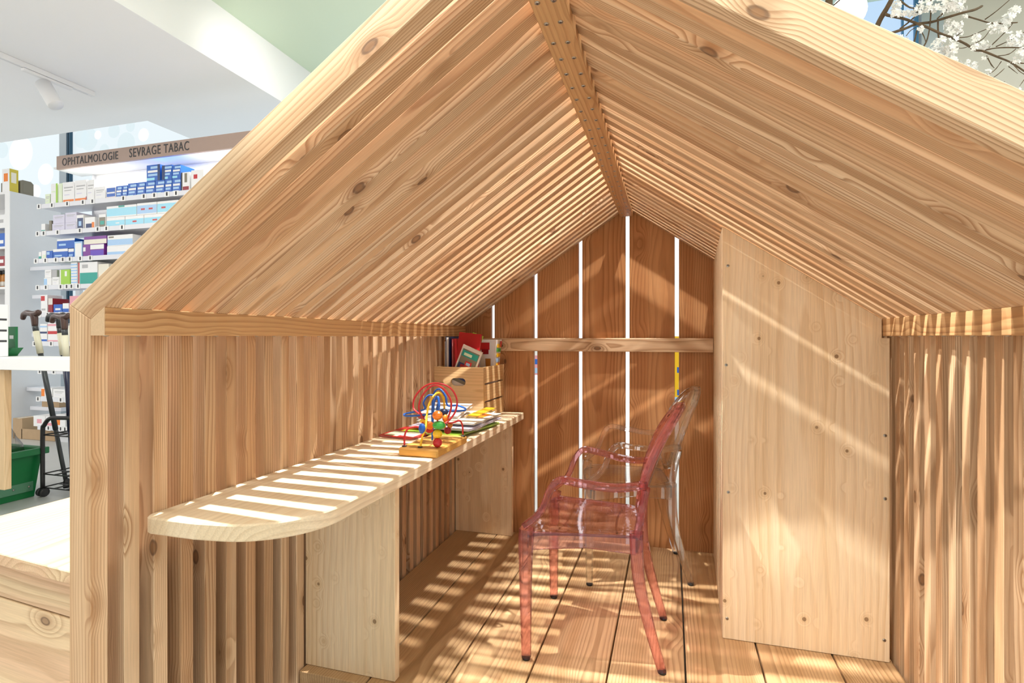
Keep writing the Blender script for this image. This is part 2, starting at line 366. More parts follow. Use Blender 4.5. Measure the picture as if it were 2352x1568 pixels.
# ================================================================== THE PLAYHOUSE
CX = -0.1675; HI, HO = 0.7025, 0.7485               # ridge line, half widths inside / outside
SL = 0.68; ZA = 1.315                               # roof slope, inner apex height
TV = 0.0556                                         # rafter thickness measured upright
Y0, PER, TH, NF = 0.619, 0.0535, 0.0275, 29
YB = 2.150                                          # inner face of the back wall
zin = lambda x: ZA - SL * abs(x - CX)
zout = lambda x: ZA + TV - SL * abs(x - CX)
H = root('playhouse', (CX, 1.38, ZF), 'slatted larch wood playhouse with pitched roof and open front', 'playhouse')
ang = math.atan(SL)
rm = {}; pm = {}
for s in (-1, 1):
    xi, xo = CX + s * HI, CX + s * HO
    poly = [(xo, zout(xo)), (CX, ZA + TV), (CX, ZA), (xi, zin(xi))]
    mb = MB(); mb.prism(poly, 'y', 0, TH, M['larch'])
    fr = frame((CX + s * HI / 2, TH / 2, ZA - SL * HI / 2), (s * math.cos(ang), 0, -math.sin(ang)), (0, 1, 0))
    rm[s] = (mb.mesh('rafter', fr, 0.0012), fr)
    poly = [(xo, ZF), (xo, zout(xo)), (xi, zin(xi)), (xi, ZF)]
    mb = MB(); mb.prism(poly, 'y', 0, TH, M['larch']); fr = GZ(((xi + xo) / 2, TH / 2, 0.4))
    pm[s] = (mb.mesh('post', fr, 0.0012), fr)
for i in range(NF):
    y = Y0 + i * PER
    for s in (-1, 1):
        for nm, (me, fr) in (('rafter', rm[s]), ('post', pm[s])):
            link(nm, me, H, Matrix.Translation((0, y + random.uniform(-.0006, .0006), 0)) @ fr)
YE = Y0 + NF * PER - 0.028
# ridge beam and eave beams with their screws
mb = MB(); mb.prism([(CX - 0.0245, 1.281), (CX + 0.0245, 1.281), (CX + 0.0245, 1.313), (CX - 0.0245, 1.313)], 'y', Y0 + 0.0005, YE, M['beam'])
ridge = part('ridge_beam', mb, H, GY((CX, 1.38, 1.3)), 0.0015)
smb = MB(); smb.lathe([(0.0042, -0.001), (0.0042, 0.0006), (0.0032, 0.0012)], M['steel'], 10); smb.box((-0.0022, -0.0005, 0.0011), (0.0022, 0.0005, 0.0013), M['darkmark']); smb.box((-0.0005, -0.0022, 0.0011), (0.0005, 0.0022, 0.0013), M['darkmark'])
screw_me = smb.mesh('screw')
DOWN = Matrix.Rotation(math.pi, 4, 'X')
for i in range(NF):
    y = Y0 + i * PER + TH / 2
    for dx in (-0.012, 0.011): link('screw', screw_me, ridge, Matrix.Translation((CX + dx + random.uniform(-.002, .002), y + random.uniform(-.003, .003), 1.281)) @ DOWN)
for s in (-1, 1):
    xi = CX + s * HI; xb = CX + s * (HI - 0.029)
    mb = MB(); mb.prism([(xi, 0.8125), (xb, 0.8125), (xb, zin(xb)), (xi, zin(xi))], 'y', Y0 + 0.0004, YE, M['beam'])
    eb = part('eave_beam', mb, H, GY(((xi + xb) / 2, 1.38, 0.835)), 0.0012)
    mb = MB(); mb.prism([(xi, 0.8125), (xb, 0.8125), (xb, zin(xb)), (xi, zin(xi))], 'y', Y0 - 0.0004, Y0 + 0.0004, M['endgrain']); part('end_grain', mb, eb)
    for i in range(NF):
        link('screw', screw_me, eb, Matrix.Translation((CX + s * (HI - 0.013), Y0 + i * PER + TH / 2, 0.8125)) @ DOWN)
# back wall boards and rail
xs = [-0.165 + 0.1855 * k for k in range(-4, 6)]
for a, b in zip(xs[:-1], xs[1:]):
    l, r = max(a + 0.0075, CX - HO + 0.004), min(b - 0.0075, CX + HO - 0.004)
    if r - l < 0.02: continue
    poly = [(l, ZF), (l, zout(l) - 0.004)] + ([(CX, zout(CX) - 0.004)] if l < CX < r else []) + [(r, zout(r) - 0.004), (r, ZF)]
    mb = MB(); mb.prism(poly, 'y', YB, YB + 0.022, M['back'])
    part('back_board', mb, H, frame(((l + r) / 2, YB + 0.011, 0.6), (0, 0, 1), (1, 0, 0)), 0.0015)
mb = MB(); mb.box((CX - HI + 0.032, YB - 0.024, 0.753), (0.150, YB, 0.806), M['larch']); part('rail', mb, H, GX((-0.3, YB, 0.78)), 0.0015)
# floor boards
xf = [-0.868, -0.687, -0.5075, -0.327, -0.147, 0.033, 0.2135, 0.394, 0.531]
for a, b in zip(xf[:-1], xf[1:]):
    mb = MB(); mb.box((a + 0.0022, 1.105, ZF), (b - 0.0022, YB - 0.002, 0.0), M['floor'])
    part('floor_board', mb, H, GY(((a + b) / 2, 1.6, 0.0)), 0.0015)
# boxed-in corner: front panel with a notch round the eave beam, and its side panel
mb = MB(); xb = CX + HI - 0.031
mb.prism([(0.1325, 0.001), (0.1325, zin(0.1325) - 0.003), (xb, zin(xb) - 0.003), (xb, 0.808), (0.521, 0.808), (0.521, 0.001)], 'y', 1.548, 1.568, M['spruce'])
cp = part('corner_panel', mb, H, GZ((0.32, 1.558, 0.5)), 0.001, label='pale spruce panel closing off the corner')
for (u, v) in ((1672, 610), (1668, 838), (1673, 1130), (1670, 1420), (2033, 1145), (2031, 1470), (2033, 1000)):
    p = atY(u, v, 1.548); link('screw', screw_me, cp, Matrix.Translation(p) @ Matrix.Rotation(math.pi / 2, 4, 'X'))
mb = MB(); mb.add([(0.1325, 1.568, 0.001), (0.1525, 1.568, 0.001), (0.172, YB - .001, 0.001), (0.152, YB - .001, 0.001), (0.1325, 1.568, zin(.1325) - .004), (0.1525, 1.568, zin(.1525) - .004), (0.172, YB - .001, zin(.172) - .004), (0.152, YB - .001, zin(.152) - .004)],
                  [(3, 2, 1, 0), (4, 5, 6, 7), (0, 1, 5, 4), (1, 2, 6, 5), (2, 3, 7, 6), (3, 0, 4, 7)], M['spruce'])
part('side_panel', mb, H, frame((0.15, 1.86, 0.5), (0, 0, 1), (1, 0, 0)), 0.0008)

# ================================================================== DESK inside the house
D = root('wall_desk', (-0.73, 1.42, 0), 'long pale pine desk top with rounded end along the slatted wall', 'desk')
zt, zb_ = 0.503, 0.474
poly = []
def arc(cx, cy, r, a0, a1, n): return [(cx + r * math.cos(math.radians(a0 + (a1 - a0) * i / n)), cy + r * math.sin(math.radians(a0 + (a1 - a0) * i / n))) for i in range(n + 1)]
XW = CX - HI + 0.001; XE = -0.578; YS, YEND = 0.703, YB - 0.026
poly = [(XW, YEND)] + arc(XW + 0.018, YS + 0.018, 0.018, 180, 270, 5) + [(-0.76, YS)] + arc(XE - 0.15, YS + 0.155, 0.15, -90, 0, 14)[1:] + [(XE, YEND)]
mb = MB(); mb.prism(poly, 'z', zb_, zt, M['top']); part('desk_top', mb, D, GY((-0.73, 1.4, 0.49)), 0.003)
for y in (1.132, 2.098):
    mb = MB(); mb.box((XW, y, 0.0005), (-0.622, y + 0.022, zb_ - 0.0005), M['spruce']); part('support_panel', mb, D, GZ((-0.75, y, 0.25)), 0.0012)
mb = MB(); mb.box((XW, 1.43, zb_ - 0.045), (XW + 0.022, 2.0, zb_ - 0.001), M['larch']); part('wall_cleat', mb, D, GY((XW, 1.7, 0.45)), 0.001)

# ================================================================== BENCH outside, left
B = root('outdoor_bench', (-1.14, 1.4, ZF), 'pale pine bench along the outside of the playhouse', 'bench')
zbt = 0.43
mb = MB(); mb.prism([(-1.37, 0.672), (-0.9175, 0.63), (-0.9175, 2.16), (-1.37, 2.16)], 'z', zbt - 0.021, zbt, M['bench']); part('bench_top', mb, B, GY((-1.14, 1.4, 0.42)), 0.0015)
for (za, zc, dy) in ((0.335, zbt - 0.0215, 0.024), (0.08, 0.333, 0.022), (ZF, 0.078, 0.024)):
    mb = MB(); mb.prism([(-1.35, 0.670 + dy), (-0.921, 0.632 + dy), (-0.921, 0.652 + dy), (-1.35, 0.69 + dy)], 'z', za, zc, M['bench'])
    part('front_board', mb, B, frame((-1.14, 0.68, (za + zc) / 2), (1, -0.09, 0), (0, 0, 1)), 0.0012)
mb = MB(); mb.box((-1.352, 0.74, ZF), (-1.332, 2.15, zbt - 0.0215), M['bench']); part('side_board', mb, B, GY((-1.34, 1.4, 0.2)), 0.001)

# ================================================================== CHAIRS
def make_chair(name, loc, rz, mat, thin, label):
    """local frame: x across, y towards the front, z up"""
    R = root(name, loc, label, 'chair', None, rz); T = WM[R]
    def put(nm, mb, **k):
        mb.v = [T @ p for p in mb.v]; return part(nm, mb, R, T, **k)
    ys, yf = -0.105, 0.160
    hw = lambda y: 0.122 + (0.166 - 0.122) * (y - ys) / (yf - ys)
    # seat: gently dished sheet
    mb = MB(); nx, ny = 10, 8; V = []
    for lay in (0, 1):
        for j in range(ny + 1):
            y = ys + (yf - ys) * j / ny
            for i in range(nx + 1):
                a = -1 + 2 * i / nx; yy = y + (0.016 * (1 - a * a) if j == ny else 0.016 * (1 - a * a) * j / ny)
                dip = 0.010 * (1 - a * a) * math.sin(math.pi * j / ny) ; lip = 0.008 * (j / ny) ** 6
                V.append((a * hw(y), yy, 0.322 - dip - lip - 0.007 * lay))
    n1 = (nx + 1) * (ny + 1); fs = []
    for j in range(ny):
        for i in range(nx):
            q = j * (nx + 1) + i; fs.append((q, q + 1, q + nx + 2, q + nx + 1)); fs.append(tuple(n1 + t for t in (q + nx + 1, q + nx + 2, q + 1, q)))
    rim = [i for i in range(nx + 1)] + [(j + 1) * (nx + 1) - 1 for j in range(1, ny + 1)] + [ny * (nx + 1) + i for i in range(nx - 1, -1, -1)] + [j * (nx + 1) for j in range(ny - 1, 0, -1)]
    for a, b in zip(rim, rim[1:] + rim[:1]): fs.append((a, b, b + n1, a + n1))
    mb.add(V, fs, thin); put('seat', mb)
    # aprons
    for s in (-1, 1):
        mb = MB(); mb.sweep([(s * 0.120, ys, 0.298), (s * 0.140, 0.02, 0.303), (s * 0.162, 0.15, 0.298)], [(0.046, 0.006), (0.034, 0.006), (0.046, 0.006)], (0, 0, 1), thin); put('apron', mb)
    mb = MB(); mb.sweep(catmull([(-0.150, 0.158, 0.294), (-0.08, 0.172, 0.303), (0, 0.176, 0.306), (0.08, 0.172, 0.303), (0.150, 0.158, 0.294)], 3), (0.034, 0.006), (0, 0, 1), thin); put('apron', mb)
    mb = MB(); mb.sweep([(-0.115, ys, 0.298), (0, ys - 0.006, 0.3), (0.115, ys, 0.298)], (0.04, 0.006), (0, 0, 1), thin); put('apron', mb)
    for s in (-1, 1):
        mb = MB(); mb.sweep(catmull([(s * 0.166, 0.163, 0.005), (s * 0.168, 0.164, 0.17), (s * 0.170, 0.163, 0.29), (s * 0.170, 0.160, 0.330)], 3),
                            [(0.021 + 0.014 * min(1, k / 7), 0.021 + 0.014 * min(1, k / 7)) for k in range(10)], (1, 0, 0), mat)
        lg = put('leg', mb); g = MB(); g.lathe([(0.010, 0.0), (0.011, 0.006)], M['black'], 10, Matrix.Translation((s * 0.166, 0.163, 0))); put2(put, 'glide', g, lg, T)
        mb = MB(); pts = catmull([(s * 0.129, -0.166, 0.005), (s * 0.127, -0.135, 0.11), (s * 0.122, -0.110, 0.22), (s * 0.120, -0.105, 0.33)], 4)
        mb.sweep(pts, [(0.020 + 0.010 * k / 12, 0.020 + 0.013 * k / 12) for k in range(13)], (1, 0, 0), mat)
        lg = put('leg', mb); g = MB(); g.lathe([(0.0095, 0.0), (0.0105, 0.006)], M['black'], 10, Matrix.Translation((s * 0.129, -0.166, 0))); put2(put, 'glide', g, lg, T)
        # arm: from the back forward, then sweeping down to the front leg
        ap = catmull([(s * 0.132, -0.128, 0.452), (s * 0.160, -0.06, 0.446), (s * 0.182, 0.02, 0.456), (s * 0.187, 0.072, 0.462), (s * 0.183, 0.098, 0.435), (s * 0.176, 0.122, 0.378), (s * 0.172, 0.165, 0.338)], 4)
        mb = MB(); n = len(ap); mb.sweep(ap, [(0.026 - 0.004 * math.sin(math.pi * k / (n - 1)), 0.017) for k in range(n)], (1, 0, 0), mat); put('arm', mb)
        # stile between seat and oval back
        mb = MB(); mb.sweep(catmull([(s * 0.120, -0.106, 0.315), (s * 0.112, -0.115, 0.37), (s * 0.125, -0.128, 0.44)], 3), (0.024, 0.020), (1, 0, 0), mat); put('stile', mb)
    # oval back: sheet with a heavier rim, leaning back and a little hollow
    def bp(a, k=1.0):
        x = 0.137 * k * math.cos(a); z = 0.495 + 0.138 * k * math.sin(a); t = (z - 0.33) / 0.30
        return Vector((x, -0.104 - 0.062 * t - 0.045 * t * t + 0.9 * x * x, z))
    mb = MB(); mb.sweep([bp(2 * math.pi * i / 36) for i in range(36)], (0.020, 0.015), (0, 1, -0.25), mat, True); put('back_rim', mb)
    mb = MB(); V = []; fs = []; n = 32; rows = 5
    for lay in (0, 1):
        V.append(bp(0, 0.0) + Vector((0, -0.006 * lay, 0)))
        for r in range(1, rows + 1):
            for i in range(n): V.append(bp(2 * math.pi * i / n, 0.96 * r / rows) + Vector((0, -0.006 * lay, 0)))
    o1 = 1 + n * rows
    for lay in (0, 1):
        o = lay * o1
        for i in range(n):
            fs.append((o, o + 1 + i, o + 1 + (i + 1) % n))
            for r in range(rows - 1):
                a = o + 1 + r * n; fs.append((a + i, a + n + i, a + n + (i + 1) % n, a + (i + 1) % n))
    mb.add(V, fs, thin, True); put('backrest', mb)
    return R
def put2(put, nm, mb, par, T):
    mb.v = [T @ p for p in mb.v]; part(nm, mb, par, T)
make_chair('ghost_armchair', (-0.187, 1.475, 0.0), math.radians(90), M['pink'], M['pinkthin'], 'transparent pink plastic child armchair with oval back, nearest the front')
make_chair('ghost_armchair', (-0.125, 1.950, 0.0), math.radians(100), M['clear'], M['clear'], 'colourless transparent plastic child armchair behind the pink one')

# ================================================================== THINGS ON THE DESK
# slatted wooden crate
CR = root('wooden_crate', (-0.765, 2.0, zt), 'small wooden crate with oval hand hole at the far desk end', 'crate')
x0, x1, y0, y1, z0, z1 = -0.862, -0.664, 1.872, 2.122, zt + 0.0005, 0.698
def holed(y, parent):
    mb = MB(); cx, cz = (x0 + x1) / 2 - 0.002, z1 - 0.056; hw_, hh = 0.030, 0.0145; out = []; inn = []
    n = 28
    for i in range(n):
        a = 2 * math.pi * i / n; c, s = math.cos(a), math.sin(a)
        inn.append((cx + (hw_ - hh) * (1 if c > 0.01 else -1 if c < -0.01 else 0) + hh * c, cz + hh * s))
        k = min((x1 - cx if c > 0 else cx - x0) / max(1e-6, abs(c)), (z1 - cz if s > 0 else cz - z0) / max(1e-6, abs(s)))
        out.append((cx + c * k, cz + s * k))
    for (px, pz) in ((x0, z0), (x1, z0), (x0, z1), (x1, z1)):
        j = min(range(n), key=lambda q: (out[q][0] - px) ** 2 + (out[q][1] - pz) ** 2); out[j] = (px, pz)
    V = [(p[0], y, p[1]) for p in out] + [(p[0], y, p[1]) for p in inn] + [(p[0], y + 0.012, p[1]) for p in out] + [(p[0], y + 0.012, p[1]) for p in inn]
    fs = []
    for i in range(n):
        j = (i + 1) % n
        fs += [(i, j, n + j, n + i), (2 * n + i, 3 * n + i, 3 * n + j, 2 * n + j), (i, 2 * n + i, 2 * n + j, j), (n + i, n + j, 3 * n + j, 3 * n + i)]
    mb.add(V, fs, M['crate']); part('end_panel', mb, parent, GX((cx, y, cz)))
holed(y0, CR); holed(y1 - 0.012, CR)
hs = (z1 - z0 - 0.014) / 3
for s in (0, 1):
    xa = x0 if s == 0 else x1 - 0.009
    for k in range(3):
        mb = MB(); zz = z0 + k * (hs + 0.007); mb.box((xa, y0 + 0.0125, zz), (xa + 0.009, y1 - 0.0125, zz + hs), M['crate']); part('side_slat', mb, CR, GY((xa, 2, zz)), 0.001)
mb = MB(); mb.box((x0 + 0.0095, y0 + 0.0125, z0), (x1 - 0.0095, y1 - 0.0125, z0 + 0.008), M['crate']); part('crate_bottom', mb, CR, GY((-.76, 2, z0)))
# books standing in the crate
def book(name, lo, size, cover, label, lean=(0, 0, 0), pages='paper', deco=(), cat='book', group=None):
    """closed book: x = thickness or width; cover sheets around a page block"""
    T = Matrix.Translation(lo) @ Matrix.Rotation(lean[2], 4, 'Z') @ Matrix.Rotation(lean[1], 4, 'Y') @ Matrix.Rotation(lean[0], 4, 'X')
    R = link(name, None, None, T, label=label, category=cat, group=group)
    sx, sy, sz = size; t = min(size); ax = size.index(t); c = min(0.0016, t * 0.25)
    def seg(a, b, m, nm, inset=0.0):
        l = [inset] * 3; h = [sx - inset, sy - inset, sz - inset]; l[ax] = a; h[ax] = b
        mb = MB(); mb.box(l, h, m); mb.v = [T @ p for p in mb.v]; return part(nm, mb, R, T)
    seg(0, c, cm(cover), 'cover'); seg(c, t - c, cm(pages), 'page_block', min(0.003, sorted(size)[1] * 0.03)); tc_ = seg(t - c, t, cm(cover), 'cover')
    for kd_, (a0, a1, b0, b1, colr, face) in enumerate(deco):           # printed shapes on a cover face (fractions)
        oth = [i for i in range(3) if i != ax]; l = [0, 0, 0]; h = [0, 0, 0]
        l[oth[0]], h[oth[0]] = a0 * size[oth[0]], a1 * size[oth[0]]; l[oth[1]], h[oth[1]] = b0 * size[oth[1]], b1 * size[oth[1]]
        th2 = 0.0003 * (kd_ + 1)
        if face > 0: l[ax], h[ax] = t, t + th2
        else: l[ax], h[ax] = -th2, 0
        mb = MB(); mb.box(l, h, cm(colr)); mb.v = [T @ p for p in mb.v]; part('print', mb, tc_, T)
    return R
zi = z0 + 0.0085
book('picture_book', (-0.848, 1.93, zi), (0.010, 0.17, 0.285), 'brownorange', 'thin orange-edged book at the left end of the crate')
book('picture_book', (-0.836, 1.92, zi), (0.014, 0.18, 0.300), 'navy', 'dark navy book beside the red folder in the crate')
book('picture_book', (-0.817, 1.935, zi), (0.006, 0.17, 0.292), 'red', 'slim red spined book between navy book and red folder')
book('folder', (-0.812, 1.905, zi + 0.010), (0.090, 0.012, 0.310), 'darkred', 'tall plain dark red folder standing in the crate', (math.radians(-3), math.radians(6), 0))
book('picture_book', (-0.846, 1.888, zi + 0.034), (0.082, 0.008, 0.256), 'paper', 'book with dark car picture on cover leaning in the crate', (0, math.radians(22), 0),
     deco=((0.07, 0.93, 0.45, 0.95, 'taupe', -1), (0.10, 0.90, 0.84, 0.93, 'teal', -1), (0.2, 0.6, 0.86, 0.90, 'palegreen', -1), (0.10, 0.90, 0.50, 0.74, 'navy', -1), (0.22, 0.86, 0.62, 0.72, 'maroon', -1), (0.40, 0.72, 0.71, 0.79, 'red', -1), (0.46, 0.66, 0.73, 0.77, 'sky', -1)))
book('picture_book', (-0.849, 1.965, zi + 0.020), (0.045, 0.006, 0.315), 'lime', 'green and yellow cover peeking up behind the car book', (0, math.radians(20), 0), deco=((0.1, 0.8, 0.5, 0.95, 'yellow', -1), (0.4, 0.9, 0.7, 0.85, 'orange', -1)))
# printed paper tub in the crate
TB = root('paper_tub', (-0.7075, 2.055, zi), 'white printed paper tub standing in the crate beside the books', 'tub'); T = WM[TB]
mb = MB(); n = 4
def sq(hw_, z, rot=0.0): return [T @ Vector((hw_ * a, hw_ * b, z)) for a, b in ((-1, -1), (1, -1), (1, 1), (-1, 1))]
hs_, ht_, th_ = 0.022, 0.042, 0.288
V = sq(hs_, 0) + sq(ht_, th_) + sq(ht_ - .002, th_) + sq(hs_ - .002, 0.004)
fs = [(3, 2, 1, 0)] + [(i, (i + 1) % 4, 4 + (i + 1) % 4, 4 + i) for i in range(4)] + [(4 + i, 4 + (i + 1) % 4, 8 + (i + 1) % 4, 8 + i) for i in range(4)] + [(8 + i, 8 + (i + 1) % 4, 12 + (i + 1) % 4, 12 + i) for i in range(4)] + [(12, 13, 14, 15)]
mb.add(V, fs, cm('white')); body = part('tub_body', mb, TB, T)
TPK = [0]
def tubprint(f0, f1, g0, g1, col, side='front'):
    TPK[0] += 1; th3 = 0.0002 * TPK[0]
    mb = MB(); P = []
    for (f, g) in ((f0, g0), (f1, g0), (f1, g1), (f0, g1)):
        hw_ = hs_ + (ht_ - hs_) * g; off = hw_ + 0.0006 + th3
        P.append(T @ (Vector((hw_ * f, -off, th_ * g)) if side == 'front' else Vector((off, hw_ * f, th_ * g))))
    P += [p + (Vector((0, -0.0005, 0)) if side == 'front' else Vector((0.0005, 0, 0))) for p in P]
    mb.add(P, [(0, 1, 2, 3), (7, 6, 5, 4), (0, 4, 5, 1), (1, 5, 6, 2), (2, 6, 7, 3), (3, 7, 4, 0)], cm(col)); part('print', mb, body, T)
tubprint(-0.5, 0.45, 0.86, 0.96, 'red'); tubprint(-0.4, 0.35, 0.80, 0.87, 'maroon'); tubprint(-0.6, -0.1, 0.62, 0.80, 'cream'); tubprint(0.0, 0.6, 0.62, 0.74, 'brownorange'); tubprint(-0.7, 0.6, 0.55, 0.6, 'taupe')
for g, c in ((0.62, 'yellow'), (0.69, 'sky'), (0.76, 'yellow'), (0.83, 'green'), (0.89, 'yellow')): tubprint(-0.5, 0.75, g, g + 0.05, c, 'side')
tubprint(0.2, 0.8, 0.55, 0.68, 'orange', 'side'); tubprint(0.4, 0.9, 0.90, 0.98, 'red', 'side')
# pile of magazines and books on the desk
pile = [  # lo corner x,y ; size ; z ; colour ; rot ; label
    (-0.835, 1.60, 0.0, (0.21, 0.26, 0.006), 'violet', 6, 'violet-edged magazine at the bottom of the desk pile'),
    (-0.812, 1.53, 0.0065, (0.20, 0.28, 0.005), 'lime', -9, 'magazine with green spine low in the desk pile'),
    (-0.806, 1.58, 0.0120, (0.22, 0.25, 0.007), 'paper', 4, 'pale paperback low in the middle of the desk pile'),
    (-0.800, 1.545, 0.0195, (0.21, 0.27, 0.006), 'lilac', -4, 'lilac grey magazine in the desk pile'),
    (-0.790, 1.60, 0.0260, (0.21, 0.25, 0.008), 'white', 9, 'white booklet near the top of the desk pile'),
    (-0.785, 1.57, 0.0345, (0.20, 0.24, 0.005), 'cream', -3, 'cream covered magazine below the blue tray')]
for (x, y, z, s, c, r, lb) in pile:
    book('magazine', (x, y, zt + 0.0006 + z), s, c, lb, (0, 0, math.radians(r)), deco=((0.1, 0.5, 0.15, 0.5, 'sky', 1), (0.55, 0.9, 0.5, 0.85, 'orange', 1)), cat='magazine')
book('picture_book', (-0.865, 1.475, zt + 0.0008), (0.125, 0.125, 0.005), 'red', 'red-edged picture book lying left of the bead maze', (math.radians(4), math.radians(1), math.radians(-14)), deco=((0.08, 0.5, 0.1, 0.5, 'palegreen', 1), (0.5, 0.92, 0.2, 0.7, 'cream', 1), (0.2, 0.6, 0.55, 0.9, 'yellow', 1)))
book('picture_book', (-0.650, 1.66, zt + 0.0415), (0.035, 0.23, 0.006), 'yellow', 'narrow yellow booklet on top of the desk pile', (0, math.radians(3), math.radians(2)))
book('picture_book', (-0.800, 1.60, zt + 0.0405), (0.14, 0.18, 0.012), 'white', 'small white book tilted on top of the desk pile', (math.radians(6), 0, math.radians(5)), deco=((0.2, 0.8, 0.2, 0.6, 'sky', 1),))

# bead maze toy
bx0, bx1, by0, by1 = -0.676, -0.565, 1.247, 1.452
BM = root('bead_maze', ((bx0 + bx1) / 2, (by0 + by1) / 2, zt), 'bead maze toy with red, blue and yellow wires on wooden base', 'toy')
mb = MB(); mb.box((bx0, by0, zt + 0.0005), (bx1, by1, zt + 0.0225), M['toywood']); part('toy_base', mb, BM, GX((bx0, by0, zt)), 0.004)
zbse = zt + 0.0225
def bpix(u, v, y): return atY(u, v, y)
def crop(x, y): return (860 + x / 3.92, 700 + y / 3.92)
def wire(pts, r, col):
    P = []
    for (cx, cy, yy) in pts: u, v = crop(cx, cy); P.append(atY(u, v, yy))
    P[0].z = zbse - 0.003; 
    if pts[-1][2] is not None and len(pts[-1]) == 3: pass
    mb = MB(); mb.tube(catmull(P, 7), r, cm(col), 8); return part('wire', mb, BM), P
wr, P1 = wire([(270, 1262, 1.262), (272, 1180, 1.262), (300, 1118, 1.27), (360, 1098, 1.285), (430, 1095, 1.31), (420, 1000, 1.34), (352, 930, 1.36), (365, 830, 1.37), (450, 735, 1.38), (560, 705, 1.385), (680, 745, 1.39),
               (742, 850, 1.39), (728, 960, 1.385), (668, 1040, 1.37), (600, 1075, 1.35), (470, 1050, 1.33), (402, 940, 1.325), (430, 820, 1.325), (520, 730, 1.33), (610, 745, 1.34), (680, 840, 1.35), (690, 930, 1.36), (655, 1050, 1.375),
               (700, 1062, 1.40), (765, 1042, 1.42), (792, 1085, 1.435), (796, 1152, 1.438), (797, 1160, 1.438)], 0.0026, 'red')
wy, P2 = wire([(412, 1272, 1.262), (430, 1190, 1.265), (462, 1110, 1.28), (470, 1010, 1.30), (490, 900, 1.32), (530, 825, 1.34), (578, 792, 1.36), (618, 835, 1.38), (630, 930, 1.39), (625, 1010, 1.40), (640, 1130, 1.415), (640, 1150, 1.42)], 0.0029, 'yellow')
wb, P3 = wire([(520, 1215, 1.36), (528, 1000, 1.36), (540, 870, 1.355), (575, 830, 1.35), (575, 950, 1.34), (480, 985, 1.33), (300, 1000, 1.33), (268, 985, 1.35), (330, 968, 1.38), (450, 940, 1.40), (442, 880, 1.40), (480, 820, 1.40), (530, 815, 1.40), (575, 860, 1.40), (570, 950, 1.41),
               (700, 955, 1.41), (805, 950, 1.40), (815, 930, 1.41), (740, 905, 1.43), (660, 905, 1.435), (640, 820, 1.435), (590, 760, 1.435), (545, 780, 1.435), (525, 860, 1.435), (520, 980, 1.435), (520, 1130, 1.435)], 0.0027, 'blue')
for (cx, cy, yy) in ((270, 1262, 1.262), (412, 1272, 1.262), (797, 1152, 1.438)):
    u, v = crop(cx, cy); p = atY(u, v, yy); g = MB(); g.lathe([(0.0065, 0), (0.0065, 0.0025), (0.004, 0.0035)], M['black'], 12, Matrix.Translation((p.x, p.y, zbse))); part('wire_socket', g, BM)
pst = MB(); pc = atY(*crop(568, 1280), 1.275); pst.tube([(pc.x, pc.y, zbse - 0.002), (pc.x, pc.y, zbse + 0.085)], 0.0024, cm('red')); part('bead_post', pst, BM)
zz = zbse + 0.0125
for (r, c, s) in ((0.0122, 'red', (1, 1, 1.02)), (0.0118, 'yellow', (1.08, 1.08, 0.95)), (0.0135, 'green', (1.3, 1.1, 0.82)), (0.0125, 'orange', (1.1, 1.1, 1.0))):
    mb = MB(); mb.ball((pc.x + (0.004 if c == 'green' else 0), pc.y, zz), r, cm(c), 12, s, flat=(c in ('green', 'orange', 'yellow'))); part('bead', mb, BM); zz += r * 1.88
for (cx, cy, yy, r, c, s) in ((428, 1112, 1.27, 0.0095, 'blue', (0.95, 0.95, 1.45)), (500, 1085, 1.32, 0.0105, 'orange', (1, 1, 1.1)), (440, 1045, 1.33, 0.009, 'yellow', (1.1, 1, .8)), (495, 1130, 1.34, 0.010, 'red', (1.1, 1, .7)),
                              (622, 965, 1.385, 0.0115, 'navy', (1.25, 1, 0.85)), (660, 1130, 1.40, 0.0105, 'maroon', (1.0, 1, 1)), (640, 1020, 1.37, 0.010, 'orange', (0.9, 0.9, 1.1)), (420, 1000, 1.345, 0.0095, 'maroon', (1.2, 1, 0.8)), (680, 1085, 1.405, 0.008, 'brownorange', (1, 1, 1))):
    mb = MB(); mb.ball(atY(*crop(cx, cy), yy), r, cm(c), 12, s); part('bead', mb, BM)

# ================================================================== SHOP SHELVING (background left)
YSF = 3.10                                         # front plane of the shelves
SU = root('shelving_unit', (-3.6, 3.3, ZF), 'white pharmacy shelving unit with taupe lettered header', 'shelving')
xl = -4.95; xr = -2.3
mb = MB(); mb.box((-4.62, 3.325, 0.05), (xr, 3.345, 2.22), M['white']); part('back_panel', mb, SU)
mb = MB(); mb.box((-4.78, 3.111, 2.165), (xr, 3.3245, 2.18), M['white']); part('canopy', mb, SU)
a = atY(133, 360, 3.1); b = atY(133, 390, 3.1)
hd = MB(); hd.box((a.x, 3.09, b.z), (xr, 3.11, a.z), M['sign']); hdr = part('header_sign', hd, SU)
def text(body, u0, u1, v0, v1, Y, mat, parent):
    c = bpy.data.curves.new('lettering', 'FONT'); c.body = body; c.extrude = 0.001; c.resolution_u = 4; c.align_x = 'LEFT'; c.offset = 0.0; c.space_character = 1.12
    t = bpy.data.objects.new('lettering_src', c); COL.objects.link(t); bpy.context.view_layer.update()
    me = bpy.data.meshes.new_from_object(t.evaluated_get(bpy.context.evaluated_depsgraph_get())); bpy.data.objects.remove(t)
    xs_ = [v.co.x for v in me.vertices]; ys_ = [v.co.y for v in me.vertices]
    p0, p1 = atY(u0, v1, Y), atY(u1, v1, Y); ztop, zbot = atY(u0, v0, Y).z, p0.z
    sx = (p1.x - p0.x) / (max(xs_) - min(xs_)); sz = (ztop - zbot) / (max(ys_) - min(ys_))
    for v in me.vertices: v.co = Vector((p0.x + (v.co.x - min(xs_)) * sx, Y - v.co.z, zbot + (v.co.y - min(ys_)) * sz))
    me.materials.clear(); me.materials.append(mat); return link('lettering', me, parent)
